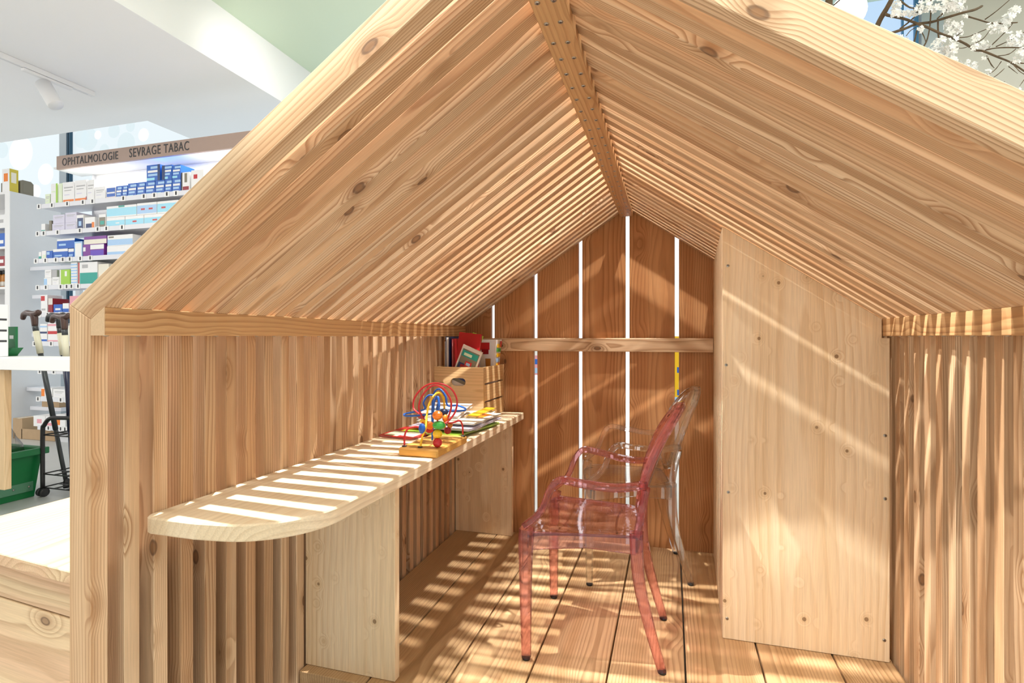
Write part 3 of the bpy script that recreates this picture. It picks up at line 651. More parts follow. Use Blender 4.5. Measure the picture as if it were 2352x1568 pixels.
text('OPHTALMOLOGIE', 143, 271, 363.5, 381, 3.0885, M['darkmark'], hdr)
text('SEVRAGE TABAC', 297, 434, 341.5, 361.5, 3.0885, M['darkmark'], hdr)
SHV = [475, 537, 599, 660, 722, 788, 851, 914, 979]
SHZ = [atY(84, v, YSF).z for v in SHV]
tags = [(90, 120, 155, 191, 213, 284, 331, 355, 384, 405), (87, 101, 133, 184, 225, 245, 281), (83, 105, 129, 145, 161, 185, 208), (87, 106, 140, 154, 165, 180), (90, 110, 140), (80, 118, 140), (92, 124, 150), (88, 140, 155), (112, 140, 150)]
tagm = MB(); tagm.box((-0.022, -0.003, -0.022), (0.022, 0.0, 0.018), cm('white')); tagm.box((-0.008, -0.0036, -0.014), (0.008, -0.003, 0.012), M['darkmark']); tag_me = tagm.mesh('price_tag')
shelves = []
for i, z in enumerate(SHZ):
    mb = MB(); mb.box((xl + 0.02, YSF, z - 0.012), (xr, 3.30, z), M['shelf_white']); mb.box((xl + 0.02, YSF - 0.012, z - 0.022), (xr, YSF, z + 0.014), M['shelf_white'])
    sh = part('shelf', mb, SU, None, 0.001); shelves.append(sh)
    for u in tags[i]:
        p = atY(u, 500, YSF - 0.012); link('price_tag', tag_me, sh, Matrix.Translation((p.x, YSF - 0.0122, z - 0.002)))
for xx in (-4.62, -3.72, -2.82):
    mb = MB(); mb.box((xx - 0.008, 3.302, ZF), (xx + 0.008, 3.3245, 2.16), M['unit_grey']); part('upright', mb, SU)
mb = MB(); mb.box((-4.8, 3.15, ZF), (xr, 3.3, 0.04), M['unit_grey']); part('plinth', mb, SU)
ORD = ['top', 'second', 'third', 'fourth', 'fifth', 'sixth', 'seventh', 'eighth', 'lowest']
ORDN = ['first', 'second', 'third', 'fourth', 'fifth', 'sixth', 'seventh', 'eighth', 'ninth', 'tenth', 'eleventh', 'twelfth', 'thirteenth', 'fourteenth', 'fifteenth', 'sixteenth', 'seventeenth', 'eighteenth', 'nineteenth', 'twentieth']
def carton(shelf, u0, u1, h, base, bands, desc, lift=0.0, dep=0.12, setback=0.0, ordn=''):
    p, q = atY(u0, 500, YSF + 0.004 + setback), atY(u1, 500, YSF + 0.004 + setback)
    z = SHZ[shelf] + 0.0008 + lift; yy = YSF + 0.004 + setback; xa, xb_ = p.x, q.x - 0.0015
    mb = MB(); mb.box((xa, yy, z), (xb_, yy + dep, z + h), cm(base)); W_ = xb_ - xa
    for kb, (f0, f1, g0, g1, c) in enumerate(bands): mb.box((xa + f0 * W_, yy - 0.00025 * (kb + 1), z + g0 * h), (xa + f1 * W_, yy, z + g1 * h), cm(c))
    where = 'on the %s pharmacy shelf' % ORD[shelf]
    lb = '%s, %s %s' % (desc, ordn, where) if ordn else '%s %s' % (desc, where)
    return part('medicine_carton', mb, None, Matrix.Translation((xa, yy, z)), 0.0, label=lb, category='box', group='cartons on the pharmacy shelves')
BL = ((0.08, 0.92, 0.52, 0.66, 'white'), (0.1, 0.8, 0.30, 0.44, 'sky'), (0.0, 0.6, 0.04, 0.2, 'cyan'), (0.3, 1, 0.75, 0.9, 'sky'))
WT = ((0.12, 0.88, 0.72, 0.78, 'grey'), (0.15, 0.75, 0.60, 0.64, 'grey'), (0.15, 0.6, 0.40, 0.44, 'lilac'))
px = lambda n: n * 4.38 / F
rows = [
 # shelf, list of (u0,u1,px height,base,bands,desc[,lift px, setback])
 (0, [(104, 115, 27, 'palegreen', WT, 'small pale green carton'), (117, 133, 49, 'white', ((0.72, 1, 0, 1, 'lime'), (0.1, 0.6, 0.6, 0.66, 'palegreen')), 'white carton with lime green edge'), (134, 143, 48, 'palegreen', (), 'narrow pale green carton'),
      (144, 171, 49, 'white', WT + ((0.05, 0.95, 0.03, 0.2, 'orange'),), 'tall white carton with orange foot'), (172, 199, 50, 'white', WT + ((0.03, 0.95, 0.03, 0.2, 'orange'), (0.95, 1, 0, 0.25, 'red')), 'tall white carton with orange foot'),
      (200, 217, 48, 'white', WT, 'plain tall white carton'), (218, 242, 31, 'white', WT, 'low white carton'), (244, 266, 27, 'white', ((0.05, 0.95, 0.25, 0.95, 'blue'), (0.1, 0.9, 0.5, 0.62, 'white'), (0, 1, 0, 0.2, 'orange')), 'blue and orange printed carton'),
      (267, 280, 28, 'blue', BL, 'small blue carton'), (281, 293, 28, 'blue', BL, 'small blue carton'), (294, 314, 31, 'blue', BL, 'blue carton'), (315, 333, 31, 'blue', BL, 'blue carton'), (334, 356, 31, 'blue', BL, 'blue carton'), (357, 378, 31, 'blue', BL, 'blue carton'),
      (379, 395, 31, 'blue', BL, 'blue carton'), (396, 415, 31, 'blue', BL, 'blue carton'), (416, 436, 42, 'white', ((0, 0.15, 0, 1, 'black'), (0.4, 0.7, 0.5, 0.95, 'taupe'), (0.2, 0.9, 0.1, 0.3, 'maroon')), 'white carton with black print'), (439, 468, 44, 'white', ((0.2, 0.5, 0.6, 0.8, 'red'),), 'white carton with red mark')]),
 (0, [(337, 368, 34, 'blue', BL + ((0.82, 1, 0, 1, 'navy'),), 'blue carton stacked highest', 31.4), (372, 395, 30, 'blue', BL + ((0, 0.3, 0, 1, 'navy'),), 'dark edged blue carton', 31.4), (396, 415, 28, 'blue', BL, 'blue carton stacked at the right end', 31.4)]),
 (1, [(95, 104, 22, 'white', ((0.0, 1, 0, 0.35, 'teal'),), 'tiny white and teal carton'), (113, 119, 28, 'taupe', (), 'narrow mauve carton edge'), (120, 149, 20, 'lilac', WT, 'lilac white carton'), (150, 175, 20, 'lilac', WT, 'lilac white carton'), (176, 192, 35, 'white', ((0.1, 0.95, 0.1, 0.8, 'navy'), (0.3, 0.7, 0.3, 0.6, 'sky')), 'white carton with dark blue picture'),
      (195, 218, 28, 'white', ((0.1, 0.7, 0.05, 0.5, 'navy'), (0.7, 0.95, 0.1, 0.6, 'orange')), 'white carton with navy and orange print'), (227, 243, 32, 'white', ((0.05, 0.95, 0.1, 0.8, 'taupe'), (0.2, 0.8, 0.3, 0.55, 'teal')), 'white carton with dark teal picture'),
      (245, 287, 23, 'white', ((0, 1, 0.1, 0.72, 'cyan'), (0.5, 0.7, 0.4, 0.5, 'white')), 'white and light blue pack'), (288, 330, 23, 'white', ((0, 1, 0.1, 0.72, 'cyan'), (0.4, 0.62, 0.4, 0.55, 'red')), 'white and light blue pack'), (331, 380, 23, 'white', ((0, 1, 0.1, 0.72, 'cyan'), (0.4, 0.62, 0.4, 0.55, 'red')), 'white and light blue pack')]),
 (1, [(122, 149, 19, 'lilac', WT, 'stacked lilac carton', 20.4), (150, 176, 22, 'lilac', WT, 'stacked lilac carton', 20.4), (245, 314, 24, 'white', ((0, 1, 0.1, 0.8, 'cyan'), (0.4, 0.6, 0.85, 1, 'teal')), 'upper light blue pack', 23.6), (315, 360, 25, 'white', ((0, 1, 0.1, 0.8, 'sky'), (0.2, 0.4, 0.4, 0.55, 'red'), (0.6, 0.8, 0.4, 0.55, 'red')), 'upper light blue pack', 23.6), (361, 410, 25, 'white', ((0, 1, 0.1, 0.8, 'cyan'), (0.2, 0.4, 0.4, 0.55, 'red')), 'upper light blue pack', 23.6)]),
 (2, [(89, 95, 20, 'white', ((0, 1, 0.1, 0.5, 'teal'),), 'tiny white and teal carton'), (96, 106, 22, 'white', ((0.2, 0.9, 0.2, 0.6, 'palegreen'),), 'small white carton'), (107, 121, 21, 'blue', ((0, 0.5, 0.6, 0.9, 'sky'),), 'small blue carton'), (122, 156, 24, 'blue', ((0, 1, 0.75, 1, 'white'), (0.1, 0.6, 0.3, 0.45, 'sky')), 'blue carton with white top'), (157, 170, 23, 'blue', ((0, 1, 0.7, 1, 'white'), (0.1, 0.8, 0.3, 0.45, 'sky')), 'narrow blue carton'),
      (171, 189, 38, 'sky', ((0.1, 0.9, 0.1, 0.9, 'white'),), 'pale blue carton'), (191, 239, 30, 'purple', ((0.35, 1.0, 0.62, 0.95, 'white'), (0.36, 0.98, 0.05, 0.55, 'violet'), (0, 0.12, 0.5, 0.8, 'white')), 'purple and white carton'), (246, 305, 23, 'white', ((0, 1, 0.1, 0.45, 'sky'),), 'white and sky blue pack')]),
 (2, [(131, 172, 22, 'blue', ((0, 1, 0.8, 1, 'white'), (0.1, 0.5, 0.3, 0.5, 'sky'), (0.6, 1, 0, 0.8, 'blue')), 'upper blue carton', 24.4), (193, 245, 17, 'purple', ((0, 1, 0.0, 0.6, 'cream'),), 'upper purple and cream carton', 30.4), (247, 305, 23, 'white', ((0, 1, 0.05, 0.6, 'sky'), (0.05, 0.25, 0.75, 0.9, 'taupe')), 'upper white and sky blue pack', 23.4)]),
 (3, [(101, 119, 21, 'white', ((0, 0.4, 0.1, 0.9, 'sky'),), 'white carton with pale blue print'), (120, 136, 22, 'white', WT, 'plain white carton'), (137, 161, 38, 'lime', ((0.5, 0.7, 0.6, 0.9, 'white'), (0, 0.12, 0, 1, 'white')), 'lime green carton'), (163, 177, 53, 'white', tuple((0, 1, k / 8, k / 8 + 0.06, 'sky') for k in range(8)), 'white carton with blue stripes'), (180, 224, 52, 'white', ((0.08, 1, 0.05, 0.55, 'teal'), (0, 0.06, 0, 1, 'red'), (0.2, 0.5, 0.75, 0.9, 'grey')), 'white, teal and red bag-shaped carton'), (226, 250, 46, 'cream', (), 'cream carton')]),
 (3, [(103, 118, 18, 'white', WT, 'white carton stacked at the left end', 21.4), (119, 131, 16, 'grey', (), 'grey carton stacked', 22.4)]),
 (4, [(94, 109, 44, 'white', ((0.0, 0.6, 0.7, 0.95, 'red'), (0.1, 0.7, 0.2, 0.3, 'grey')), 'white carton with red emblem'), (111, 121, 36, 'maroon', ((0, 1, 0.6, 1, 'paper'),), 'maroon and beige carton'), (123, 143, 22, 'blue', ((0.2, 0.8, 0.4, 0.6, 'white'),), 'blue carton with white bar'), (144, 158, 24, 'white', ((0, 1, 0, 0.5, 'blue'),), 'white and blue carton'), (160, 185, 40, 'pink', (), 'pink carton')]),
 (5, [(92, 108, 44, 'white', ((0, 1, 0.1, 0.2, 'blue'), (0, 1, 0.5, 0.6, 'navy'), (0, 1, 0.82, 0.9, 'sky')), 'white carton with blue bars'), (110, 134, 46, 'white', ((0, 1, 0.05, 0.15, 'pink'), (0, 1, 0.45, 0.6, 'red'), (0, 1, 0.85, 0.95, 'pink')), 'white carton with pink bars'), (136, 160, 40, 'cream', (), 'cream carton')]),
 (6, [(101, 112, 25, 'white', (), 'small white carton'), (112, 130, 26, 'white', ((0, 0.5, 0.3, 0.9, 'orange'),), 'white carton with orange print'), (132, 150, 30, 'lilac', WT, 'lilac carton')]),
 (7, [(95, 120, 24, 'white', ((0, 0.3, 0.2, 0.9, 'orange'),), 'white carton with orange corner'), (122, 150, 22, 'white', WT, 'plain white carton')]),
 (8, [(77, 104, 24, 'white', ((0.3, 0.7, 0.3, 0.7, 'pink'),), 'white carton with pink ring'), (105, 128, 24, 'white', ((0, 1, 0, 0.4, 'pink'),), 'white and pink carton'), (130, 150, 30, 'white', ((0, 0.4, 0.2, 0.8, 'orange'),), 'white carton with orange print')]),
]
cnt = {}
for sh, items in rows:
    stacked = len(items[0]) > 6
    for k, it in enumerate(items):
        lift = px(it[6]) if len(it) > 6 else 0.0
        carton(sh, it[0], it[1], px(it[2]), it[3], it[4], it[5], lift, 0.10 + 0.04 * random.random(), 0.0 if not stacked else 0.002, ('%s from left' % ORDN[k]) if not stacked else '%s of upper row' % ORDN[k])
area('canopy_strip', (-3.55, 3.16, 2.16), (-3.55, 3.2, 0), 5, 2.3, 0.05)
# short end shelves standing out at the left, behind
ES = root('end_rack', (-5.05, 3.35, ZF), 'slim pale rack with short shelves at the end of the pharmacy unit', 'rack')
mb = MB(); mb.box((-5.02, 3.44, ZF), (-4.97, 3.47, 1.6), M['unit_grey']); part('rack_post', mb, ES)
for (u0, u1, v) in ((58, 160, 615), (63, 100, 680), (62, 100, 768), (50, 100, 893), (58, 130, 937)):
    p, q = atY(u0, v, 3.3), atY(u1, v, 3.3); mb = MB(); mb.box((p.x, 3.335, p.z - 0.02), (q.x, 3.46, p.z + 0.012), M['shelf_white']); part('shelf', mb, ES, None, 0.002)
for k, (u0, u1, v0, v1) in enumerate(((60, 100, 897, 932), (55, 76, 958, 992), (74, 150, 986, 1010))):
    p, q = atY(u0, v1, 3.22), atY(u1, v0, 3.22); mb = MB(); zlo = p.z
    if k == 0: zlo = atY(60, 937, 3.3).z + 0.0125; q.z = zlo + 0.125
    if k == 1: zlo = ZF + 0.001
    if k == 2: zlo = ZF + 0.001
    mb.box((p.x, 3.14 if k else 3.34, zlo), (q.x, (3.45, 3.27, 3.149)[k], q.z), M['cardboard']); 
    if k < 2: mb.box(((p.x + q.x) / 2 - 0.02, 3.139 if k else 3.339, q.z), ((p.x + q.x) / 2 + 0.02, (3.45, 3.27)[k], q.z + 0.0006), cm('cream'))
    part('cardboard_box', mb, None, None, 0.002, label=['brown cardboard box on the slim end rack', 'small brown cardboard box on the floor under the end rack', 'flat brown cardboard box in front of the shelving plinth'][k], category='box')

# white cabinet at the far left edge
CU = root('white_cabinet', (-5.9, 3.4, ZF), 'tall white open cabinet at the far left edge', 'cabinet')
Xc = -5.47; zc_top = 2.07
mb = MB(); mb.box((Xc - 0.02, 3.22, ZF), (Xc, 3.62, zc_top), M['unit_grey']); part('side_panel', mb, CU)
mb = MB(); mb.box((Xc - 0.06, 3.215, ZF), (Xc + 0.001, 3.219, zc_top), M['white']); part('edge_strip', mb, CU)
mb = MB(); mb.box((-6.6, 3.22, zc_top - 0.02), (Xc - 0.0205, 3.62, zc_top), M['white']); part('cabinet_top', mb, CU)
mb = MB(); mb.box((-6.6, 3.60, ZF), (Xc - 0.0205, 3.62, zc_top - 0.021), M['white']); part('back_panel', mb, CU)
cz = [atX(12, v, Xc - 0.06).z for v in (517, 565, 610, 658, 705)]
for z in cz:
    mb = MB(); mb.box((-6.6, 3.225, z - 0.02), (Xc - 0.021, 3.598, z), M['white']); part('shelf', mb, CU)
for k, (si, c, hh, desc) in enumerate(((0, 'white', 0.10, 'white tubs on the upper shelf'), (1, 'blue', 0.12, 'blue carton'), (2, 'maroon', 0.09, 'dark red carton'))):
    mb = MB(); z = cz[si]; mb.box((Xc - 0.26, 3.24, z + 0.0005), (Xc - 0.085, 3.34, z + hh), cm(c)); mb.box((Xc - 0.24, 3.2394, z + 0.03), (Xc - 0.12, 3.24, z + 0.06), cm('white' if c != 'white' else 'grey'))
    part('carton', mb, None, None, 0.002, label=['white carton on the white cabinet', 'blue carton on the white cabinet', 'dark red carton on the white cabinet'][k], category='box')
for k in range(3):
    R = root('orange_bottle', (Xc - 0.10 - 0.055 * k, 3.27, cz[3]), 'orange bottle with black cap on the white cabinet, %s from its side panel' % ORDN[k], 'bottle', 'orange bottles on the white cabinet'); T = WM[R]
    mb = MB(); mb.lathe([(0.022, 0.001), (0.022, 0.10), (0.012, 0.115)], cm('brownorange'), 14, T); bo = part('bottle_body', mb, R, T)
    mb = MB(); mb.lathe([(0.0225, 0.01), (0.0225, 0.05)], cm('paper'), 14, T); part('bottle_label', mb, bo, T)
    mb = MB(); mb.lathe([(0.014, 0.1155), (0.014, 0.15)], cm('black'), 12, T); part('cap', mb, R, T)
bx_, by_ = Xc - 0.02, 3.226
mb = MB(); mb.box((bx_ - 0.09, by_, zc_top + 0.001), (bx_, by_ + 0.066, zc_top + 0.20), cm('mustard')); mb.box((bx_ - 0.09, by_ - 0.0008, zc_top + 0.001), (bx_, by_, zc_top + 0.20), cm('white')); mb.box((bx_ - 0.07, by_ - 0.0014, zc_top + 0.09), (bx_ - 0.02, by_ - 0.0008, zc_top + 0.16), cm('orange'))
mb.box((bx_, by_ + 0.012, zc_top + 0.08), (bx_ + 0.0005, by_ + 0.05, zc_top + 0.17), cm('cream'))
part('yellow_box', mb, None, None, 0.0, label='yellow and white box standing on top of the white cabinet', category='box')
mb = MB()
mb.prism([(3.302, zc_top + 0.001), (3.405, zc_top + 0.001), (3.405, zc_top + 0.105), (3.385, zc_top + 0.125), (3.32, zc_top + 0.125), (3.302, zc_top + 0.11)], 'x', Xc - 0.26, Xc - 0.012, cm('taupe')); mb.box((Xc - 0.0125, 3.32, zc_top + 0.02), (Xc - 0.0105, 3.388, zc_top + 0.1), cm('taupe'))
part('storage_case', mb, None, None, 0.006, label='rounded dark taupe case behind the yellow box', category='case')

# counter with hanging wooden panel
CT = root('service_counter', (-2.9, 1.8, ZF), 'white counter slab on a wooden panel at the left edge', 'counter')
yc = 1.70; p0 = atY(0, 822, yc); p1 = atY(0, 849, yc)
mb = MB(); mb.box((-3.95, yc, p1.z), (-2.30, yc + 0.24, p0.z), M['white']); part('counter_top', mb, CT, None, 0.002)
xk = atY(27, 900, yc + 0.05).x; zpb = atY(20, 1127, yc + 0.02).z
for k in range(3):
    mb = MB(); mb.box((xk - 0.075 * (k + 1) + 0.0015, yc + 0.02, zpb), (xk - 0.075 * k, yc + 0.05, p1.z - 0.0005), M['oakveneer']); part('panel_plank', mb, CT, GZ((xk - 0.075 * k, yc, 0.3)), 0.002)
mb = MB(); mb.box((xk - 0.92, yc + 0.08, ZF), (xk - 0.80, yc + 0.2, p1.z - 0.0005), M['oakveneer']); part('counter_leg', mb, CT, GZ((xk - 0.4, yc, 0.3)), 0.002)
yb1 = yc + 0.14; xq = atY(20, 700, yb1).x
DB = root('display_box', (xq - 0.1, yc + 0.1, p0.z), 'white slotted leaflet box standing on the white counter', 'display')
mb = MB(); mb.box((xq - 0.25, yc + 0.08, p0.z + 0.0005), (xq, yb1, atY(10, 700, yb1).z), M['white']); bd = part('box_body', mb, DB, None, 0.003)
for v in (734, 759, 783):
    z = atY(10, v, yb1).z; mb = MB(); mb.box((xq - 0.2, yc + 0.0795, z - 0.005), (xq - 0.004, yc + 0.081, z + 0.005), M['darkmark']); mb.box((xq - 0.002, yc + 0.084, z - 0.005), (xq + 0.0006, yb1 - 0.008, z + 0.005), M['darkmark']); part('slot', mb, bd)
GH = root('leaflet_holder', (xq + 0.06, yc + 0.2, p0.z), 'small green leaflet holder on the white counter', 'holder')
yg2 = yc + 0.22
mb = MB(); mb.box((atY(8, 780, yg2).x, yg2, p0.z + 0.0005), (atY(35, 780, yg2).x, yg2 + 0.012, atY(30, 750, yg2).z), M['green']); mb.box((atY(22, 775, yg2).x, yg2 - 0.0006, atY(30, 778, yg2).z), (atY(31, 775, yg2).x, yg2, atY(30, 770, yg2).z), cm('white')); part('back_plate', mb, GH)
a1, a2 = atY(40, 817, yg2), atY(55, 798, yg2)
mb = MB(); mb.prism([(atY(10, 780, yg2).x, p0.z + 0.0005), (a1.x, p0.z + 0.0005), (a2.x, a2.z), (atY(10, 780, yg2).x, a2.z - 0.004)], 'y', yg2 - 0.05, yg2 - 0.001, M['green']); part('tray', mb, GH)

# green recycling crate with bag: its long side faces the playhouse
GX1, GXW = -3.24, 0.36; GY0, GY1 = 1.50, 2.055; zt_g = atX(85, 1030, GX1).z
GC = root('green_crate', (GX1 - 0.18, 1.78, ZF), 'dark green plastic crate with riveted strip on the shop floor', 'crate')
def hexa(P, mat):
    mb = MB(); mb.add(P, [(3, 2, 1, 0), (4, 5, 6, 7), (0, 1, 5, 4), (1, 2, 6, 5), (2, 3, 7, 6), (3, 0, 4, 7)], mat); return mb
xa, xb2, fl = GX1 - GXW, GX1, 0.025; zf = ZF + 0.001
part('crate_wall', hexa([(xb2 - fl - .012, GY0 + fl, zf), (xb2 - fl, GY0 + fl, zf), (xb2 - fl, GY1 - fl, zf), (xb2 - fl - .012, GY1 - fl, zf), (xb2 - .012, GY0, zt_g), (xb2, GY0, zt_g), (xb2, GY1, zt_g), (xb2 - .012, GY1, zt_g)], M['green']), GC)
part('crate_wall', hexa([(xa + fl, GY0 + fl, zf), (xa + fl + .012, GY0 + fl, zf), (xa + fl + .012, GY1 - fl, zf), (xa + fl, GY1 - fl, zf), (xa, GY0, zt_g), (xa + .012, GY0, zt_g), (xa + .012, GY1, zt_g), (xa, GY1, zt_g)], M['green']), GC)
for (ya, yt) in ((GY0 + fl, GY0), (GY1 - fl - .012, GY1 - .012)):
    part('crate_wall', hexa([(xa + fl + .0125, ya, zf), (xb2 - fl - .0125, ya, zf), (xb2 - fl - .0125, ya + .012, zf), (xa + fl + .0125, ya + .012, zf), (xa + .0125, yt, zt_g), (xb2 - .0125, yt, zt_g), (xb2 - .0125, yt + .012, zt_g), (xa + .0125, yt + .012, zt_g)], M['green']), GC)
mb = MB(); mb.box((xa + fl + .013, GY0 + fl + .013, zf), (xb2 - fl - .013, GY1 - fl - .013, zf + 0.008), M['green']); part('crate_bottom', mb, GC)
mb = MB(); mb.box((xb2 + 0.0005, GY0 - 0.02, zt_g - 0.03), (xb2 + 0.022, GY1 + 0.02, zt_g + 0.004), M['green']); part('rim', mb, GC, None, 0.003)
mb = MB(); mb.box((xa - 0.02, GY1 + 0.0005, zt_g - 0.03), (xb2 - 0.0005, GY1 + 0.02, zt_g + 0.004), M['green']); part('rim', mb, GC, None, 0.003)
mb = MB(); mb.box((xb2 - fl + 0.004, GY0 + 0.04, ZF + 0.035), (xb2 - fl + 0.010, GY1 - 0.035, ZF + 0.085), M['tagsteel']); st = part('label_strip', mb, GC, None, 0.001)
for k in range(7):
    mb = MB(); mb.lathe([(0.006, 0), (0.004, 0.003)], M['steel'], 10, Matrix.Translation((xb2 - fl + 0.010, GY1 - 0.055 - 0.07 * k, ZF + 0.06)) @ Matrix.Rotation(math.pi / 2, 4, 'Y')); part('rivet', mb, st)
mb = MB(); V = []; bc = Vector((-3.40, 1.93, zt_g - 0.12))
for j_, (r, z) in enumerate(((0.09, 0.0), (0.11, 0.06), (0.10, 0.14), (0.075, 0.20), (0.045, 0.26), (0.012, 0.31))):
    for k in range(16):
        a = 2 * math.pi * k / 16; q = r * (1 + 0.16 * math.sin(5 * a + j_) + 0.08 * math.sin(3 * a - 2 * j_)); V.append((bc.x + q * math.cos(a), bc.y + q * math.sin(a), bc.z + z))
mb.add(V, [(j_ * 16 + k, j_ * 16 + (k + 1) % 16, j_ * 16 + 16 + (k + 1) % 16, j_ * 16 + 16 + k) for j_ in range(5) for k in range(16)] + [tuple(range(80, 96))], M['bag'], True)
part('plastic_bag', mb, None, None, label='crumpled translucent plastic bag in the green crate', category='bag')

# walking canes in a wheeled rack
YK = 2.04
RK = root('cane_rack', (atY(130, 1140, YK).x, YK, ZF), 'black tubular cane rack on castors', 'rack')
pA = atY(98, 1128, YK); pB = atY(98, 985, YK); zr = atY(120, 962, YK).z; xR2 = pA.x + 0.34
mb = MB(); mb.tube(catmull([(pA.x, YK, ZF + 0.045), (pA.x, YK, pB.z - 0.02), (pA.x + 0.012, YK, pB.z + 0.02), (pA.x + 0.05, YK, zr), (pA.x + 0.12, YK, zr + 0.008), (xR2 - 0.08, YK, zr + 0.008), (xR2 - 0.02, YK, zr - 0.02), (xR2, YK, pB.z - 0.03), (xR2, YK, ZF + 0.045)], 5), 0.0105, M['black'], 10); part('rack_frame', mb, RK)
mb = MB(); mb.tube(catmull([(pA.x, YK + 0.3, ZF + 0.045), (pA.x, YK + 0.3, pB.z - 0.02), (pA.x + 0.05, YK + 0.3, zr), (xR2 - 0.05, YK + 0.3, zr), (xR2, YK + 0.3, pB.z - 0.03), (xR2, YK + 0.3, ZF + 0.045)], 5), 0.0105, M['black'], 10); part('rack_frame', mb, RK)
for z in (atY(120, 1090, YK).z, atY(120, 1117, YK).z - 0.01, atY(120, 1000, YK).z):
    mb = MB(); n = 4
    for k in range(n + 1): mb.tube([(pA.x, YK + 0.3 * k / n, z), (xR2, YK + 0.3 * k / n, z)], 0.0035, M['black'], 6)
    for k in range(5): mb.tube([(pA.x + 0.34 * k / 4, YK, z), (pA.x + 0.34 * k / 4, YK + 0.3, z)], 0.0035, M['black'], 6)
    part('wire_grid', mb, RK)
for (x, y) in ((pA.x, YK), (xR2, YK), (pA.x, YK + 0.3), (xR2, YK + 0.3)):
    for s in (-1, 1):
        mb = MB(); mb.lathe([(0.016, -0.008), (0.023, -0.006), (0.023, 0.006), (0.016, 0.008)], M['black'], 16, Matrix.Translation((x + s * 0.013, y, ZF + 0.024)) @ Matrix.Rotation(math.pi / 2, 4, 'Y')); part('castor', mb, RK)
def cane(ut, vt, ub, vb, y_t, y_b, shaft, hand, sleeve, label, big=True):
    a = atY(ut, vt, y_t); b = atY(ub, vb, y_b); b.z = max(b.z, ZF + 0.02); d = (a - b).normalized()
    R = root('walking_cane', b, label, 'cane', 'walking canes'); L = (a - b).length
    mb = MB(); mb.tube([b, b + d * (L * 0.35)], 0.0105, shaft, 12); mb.tube([b + d * (L * 0.34), b + d * (L - 0.17)], 0.0125, shaft, 12); part('shaft', mb, R)
    mb = MB(); mb.tube([b + d * (L - 0.17), b + d * (L - 0.045)], 0.0155, sleeve, 12); part('sleeve', mb, R)
    mb = MB(); mb.tube([b + d * (L - 0.046), b + d * (L - 0.012)], 0.0135, M['charcoal'], 12); part('collar', mb, R)
    mb = MB(); e = Vector((-1, 0.1, 0))
    mb.tube(catmull([a - d * 0.015, a + Vector((0.0, 0, 0.03)), a + Vector((-0.01, 0, 0.052))], 3), [0.014, 0.015, 0.016, 0.017, 0.017, 0.017, 0.016], hand, 12)
    mb.tube(catmull([a + Vector((0.040, 0, 0.068)), a + Vector((0.022, 0, 0.055)), a + Vector((-0.02, 0, 0.052)), a + Vector((-0.065, 0.005, 0.058)), a + Vector((-0.095, 0.008, 0.048)), a + Vector((-0.108, 0.01, 0.022))], 4), [0.008, 0.012, 0.014, 0.016, 0.0165] + [0.016] * 8 + [0.015] * 4 + [0.014, 0.013, 0.012, 0.009], hand, 12); part('handle', mb, R)
    mb = MB(); mb.lathe([(0.016, 0.0), (0.017, 0.03), (0.012, 0.05)], M['black'], 12, Matrix.Translation(b - Vector((0, 0, 0.018)))); part('rubber_tip', mb, R)
cane(79, 742, 153, 1112, YK + 0.05, YK + 0.10, M['charcoal'], M['brown'], M['ivory'], 'grey walking cane with brown handle leaning left in the rack')
cane(148, 750, 168, 1112, YK + 0.02, YK + 0.04, M['navy'], M['brown'], M['ivory'], 'navy patterned walking cane nearest the playhouse corner')
cane(136, 747, 185, 1112, YK + 0.16, YK + 0.2, M['navy'], M['black'], M['ivory'], 'dark walking cane with black handle behind the navy one')
# ceiling track with spot head
TR = root('lighting_track', (-4.05, 1.8, ZC), 'white ceiling lighting track with one cylindrical spot', 'light')
mb = MB(); mb.box((-4.07, 0.4, ZC - 0.035), (-4.03, 2.90, ZC - 0.0005), M['white']); part('track_rail', mb, TR, None, 0.002)
mb = MB(); mb.box((-4.054, 0.42, ZC - 0.0362), (-4.046, 2.86, ZC - 0.0352), M['unit_grey']); part('track_slot', mb, TR)
mb = MB(); mb.box((-4.066, 2.45, ZC - 0.055), (-4.034, 2.75, ZC - 0.0363), M['white']); part('adapter', mb, TR, None, 0.003)
hp = Vector((-4.05, 2.58, ZC - 0.10)); hd_ = Vector((0.62, 0.12, -1)).normalized()
mb = MB(); mb.tube([(-4.05, 2.58, ZC - 0.055), hp], 0.010, M['white'], 10); part('stem', mb, TR)
mb = MB(); T = frame(hp + hd_ * 0.055, hd_.orthogonal(), hd_.cross(hd_.orthogonal())); 
mb.tube([hp - hd_ * 0.02, hp + hd_ * 0.155, hp + hd_ * 0.16], [0.046, 0.046, 0.043], M['white'], 24); part('spot_head', mb, TR)

# fascia edge trim of the ceiling (kept subtle)
# ================================================================== RIGHT BACKGROUND
GL = root('globe_lamp', (0, 0, 0), 'round glowing white globe lamp above the roof slope', 'lamp')
gp = atY(1949, 26, 3.35); GL.matrix_basis = Matrix.Translation(gp); WM[GL] = Matrix.Translation(gp)
mb = MB(); mb.ball(gp, 0.088, M['globe'], 28); part('globe', mb, GL)
mb = MB(); mb.tube([gp + Vector((0, 0, 0.085)), (gp.x, gp.y, ZG)], 0.004, M['white'], 8); part('cord', mb, GL)
mb = MB(); mb.lathe([(0.03, 0), (0.03, 0.03), (0.02, 0.04)], M['white'], 16, Matrix.Translation(gp + Vector((0, 0, 0.082)))); part('fitting', mb, GL)

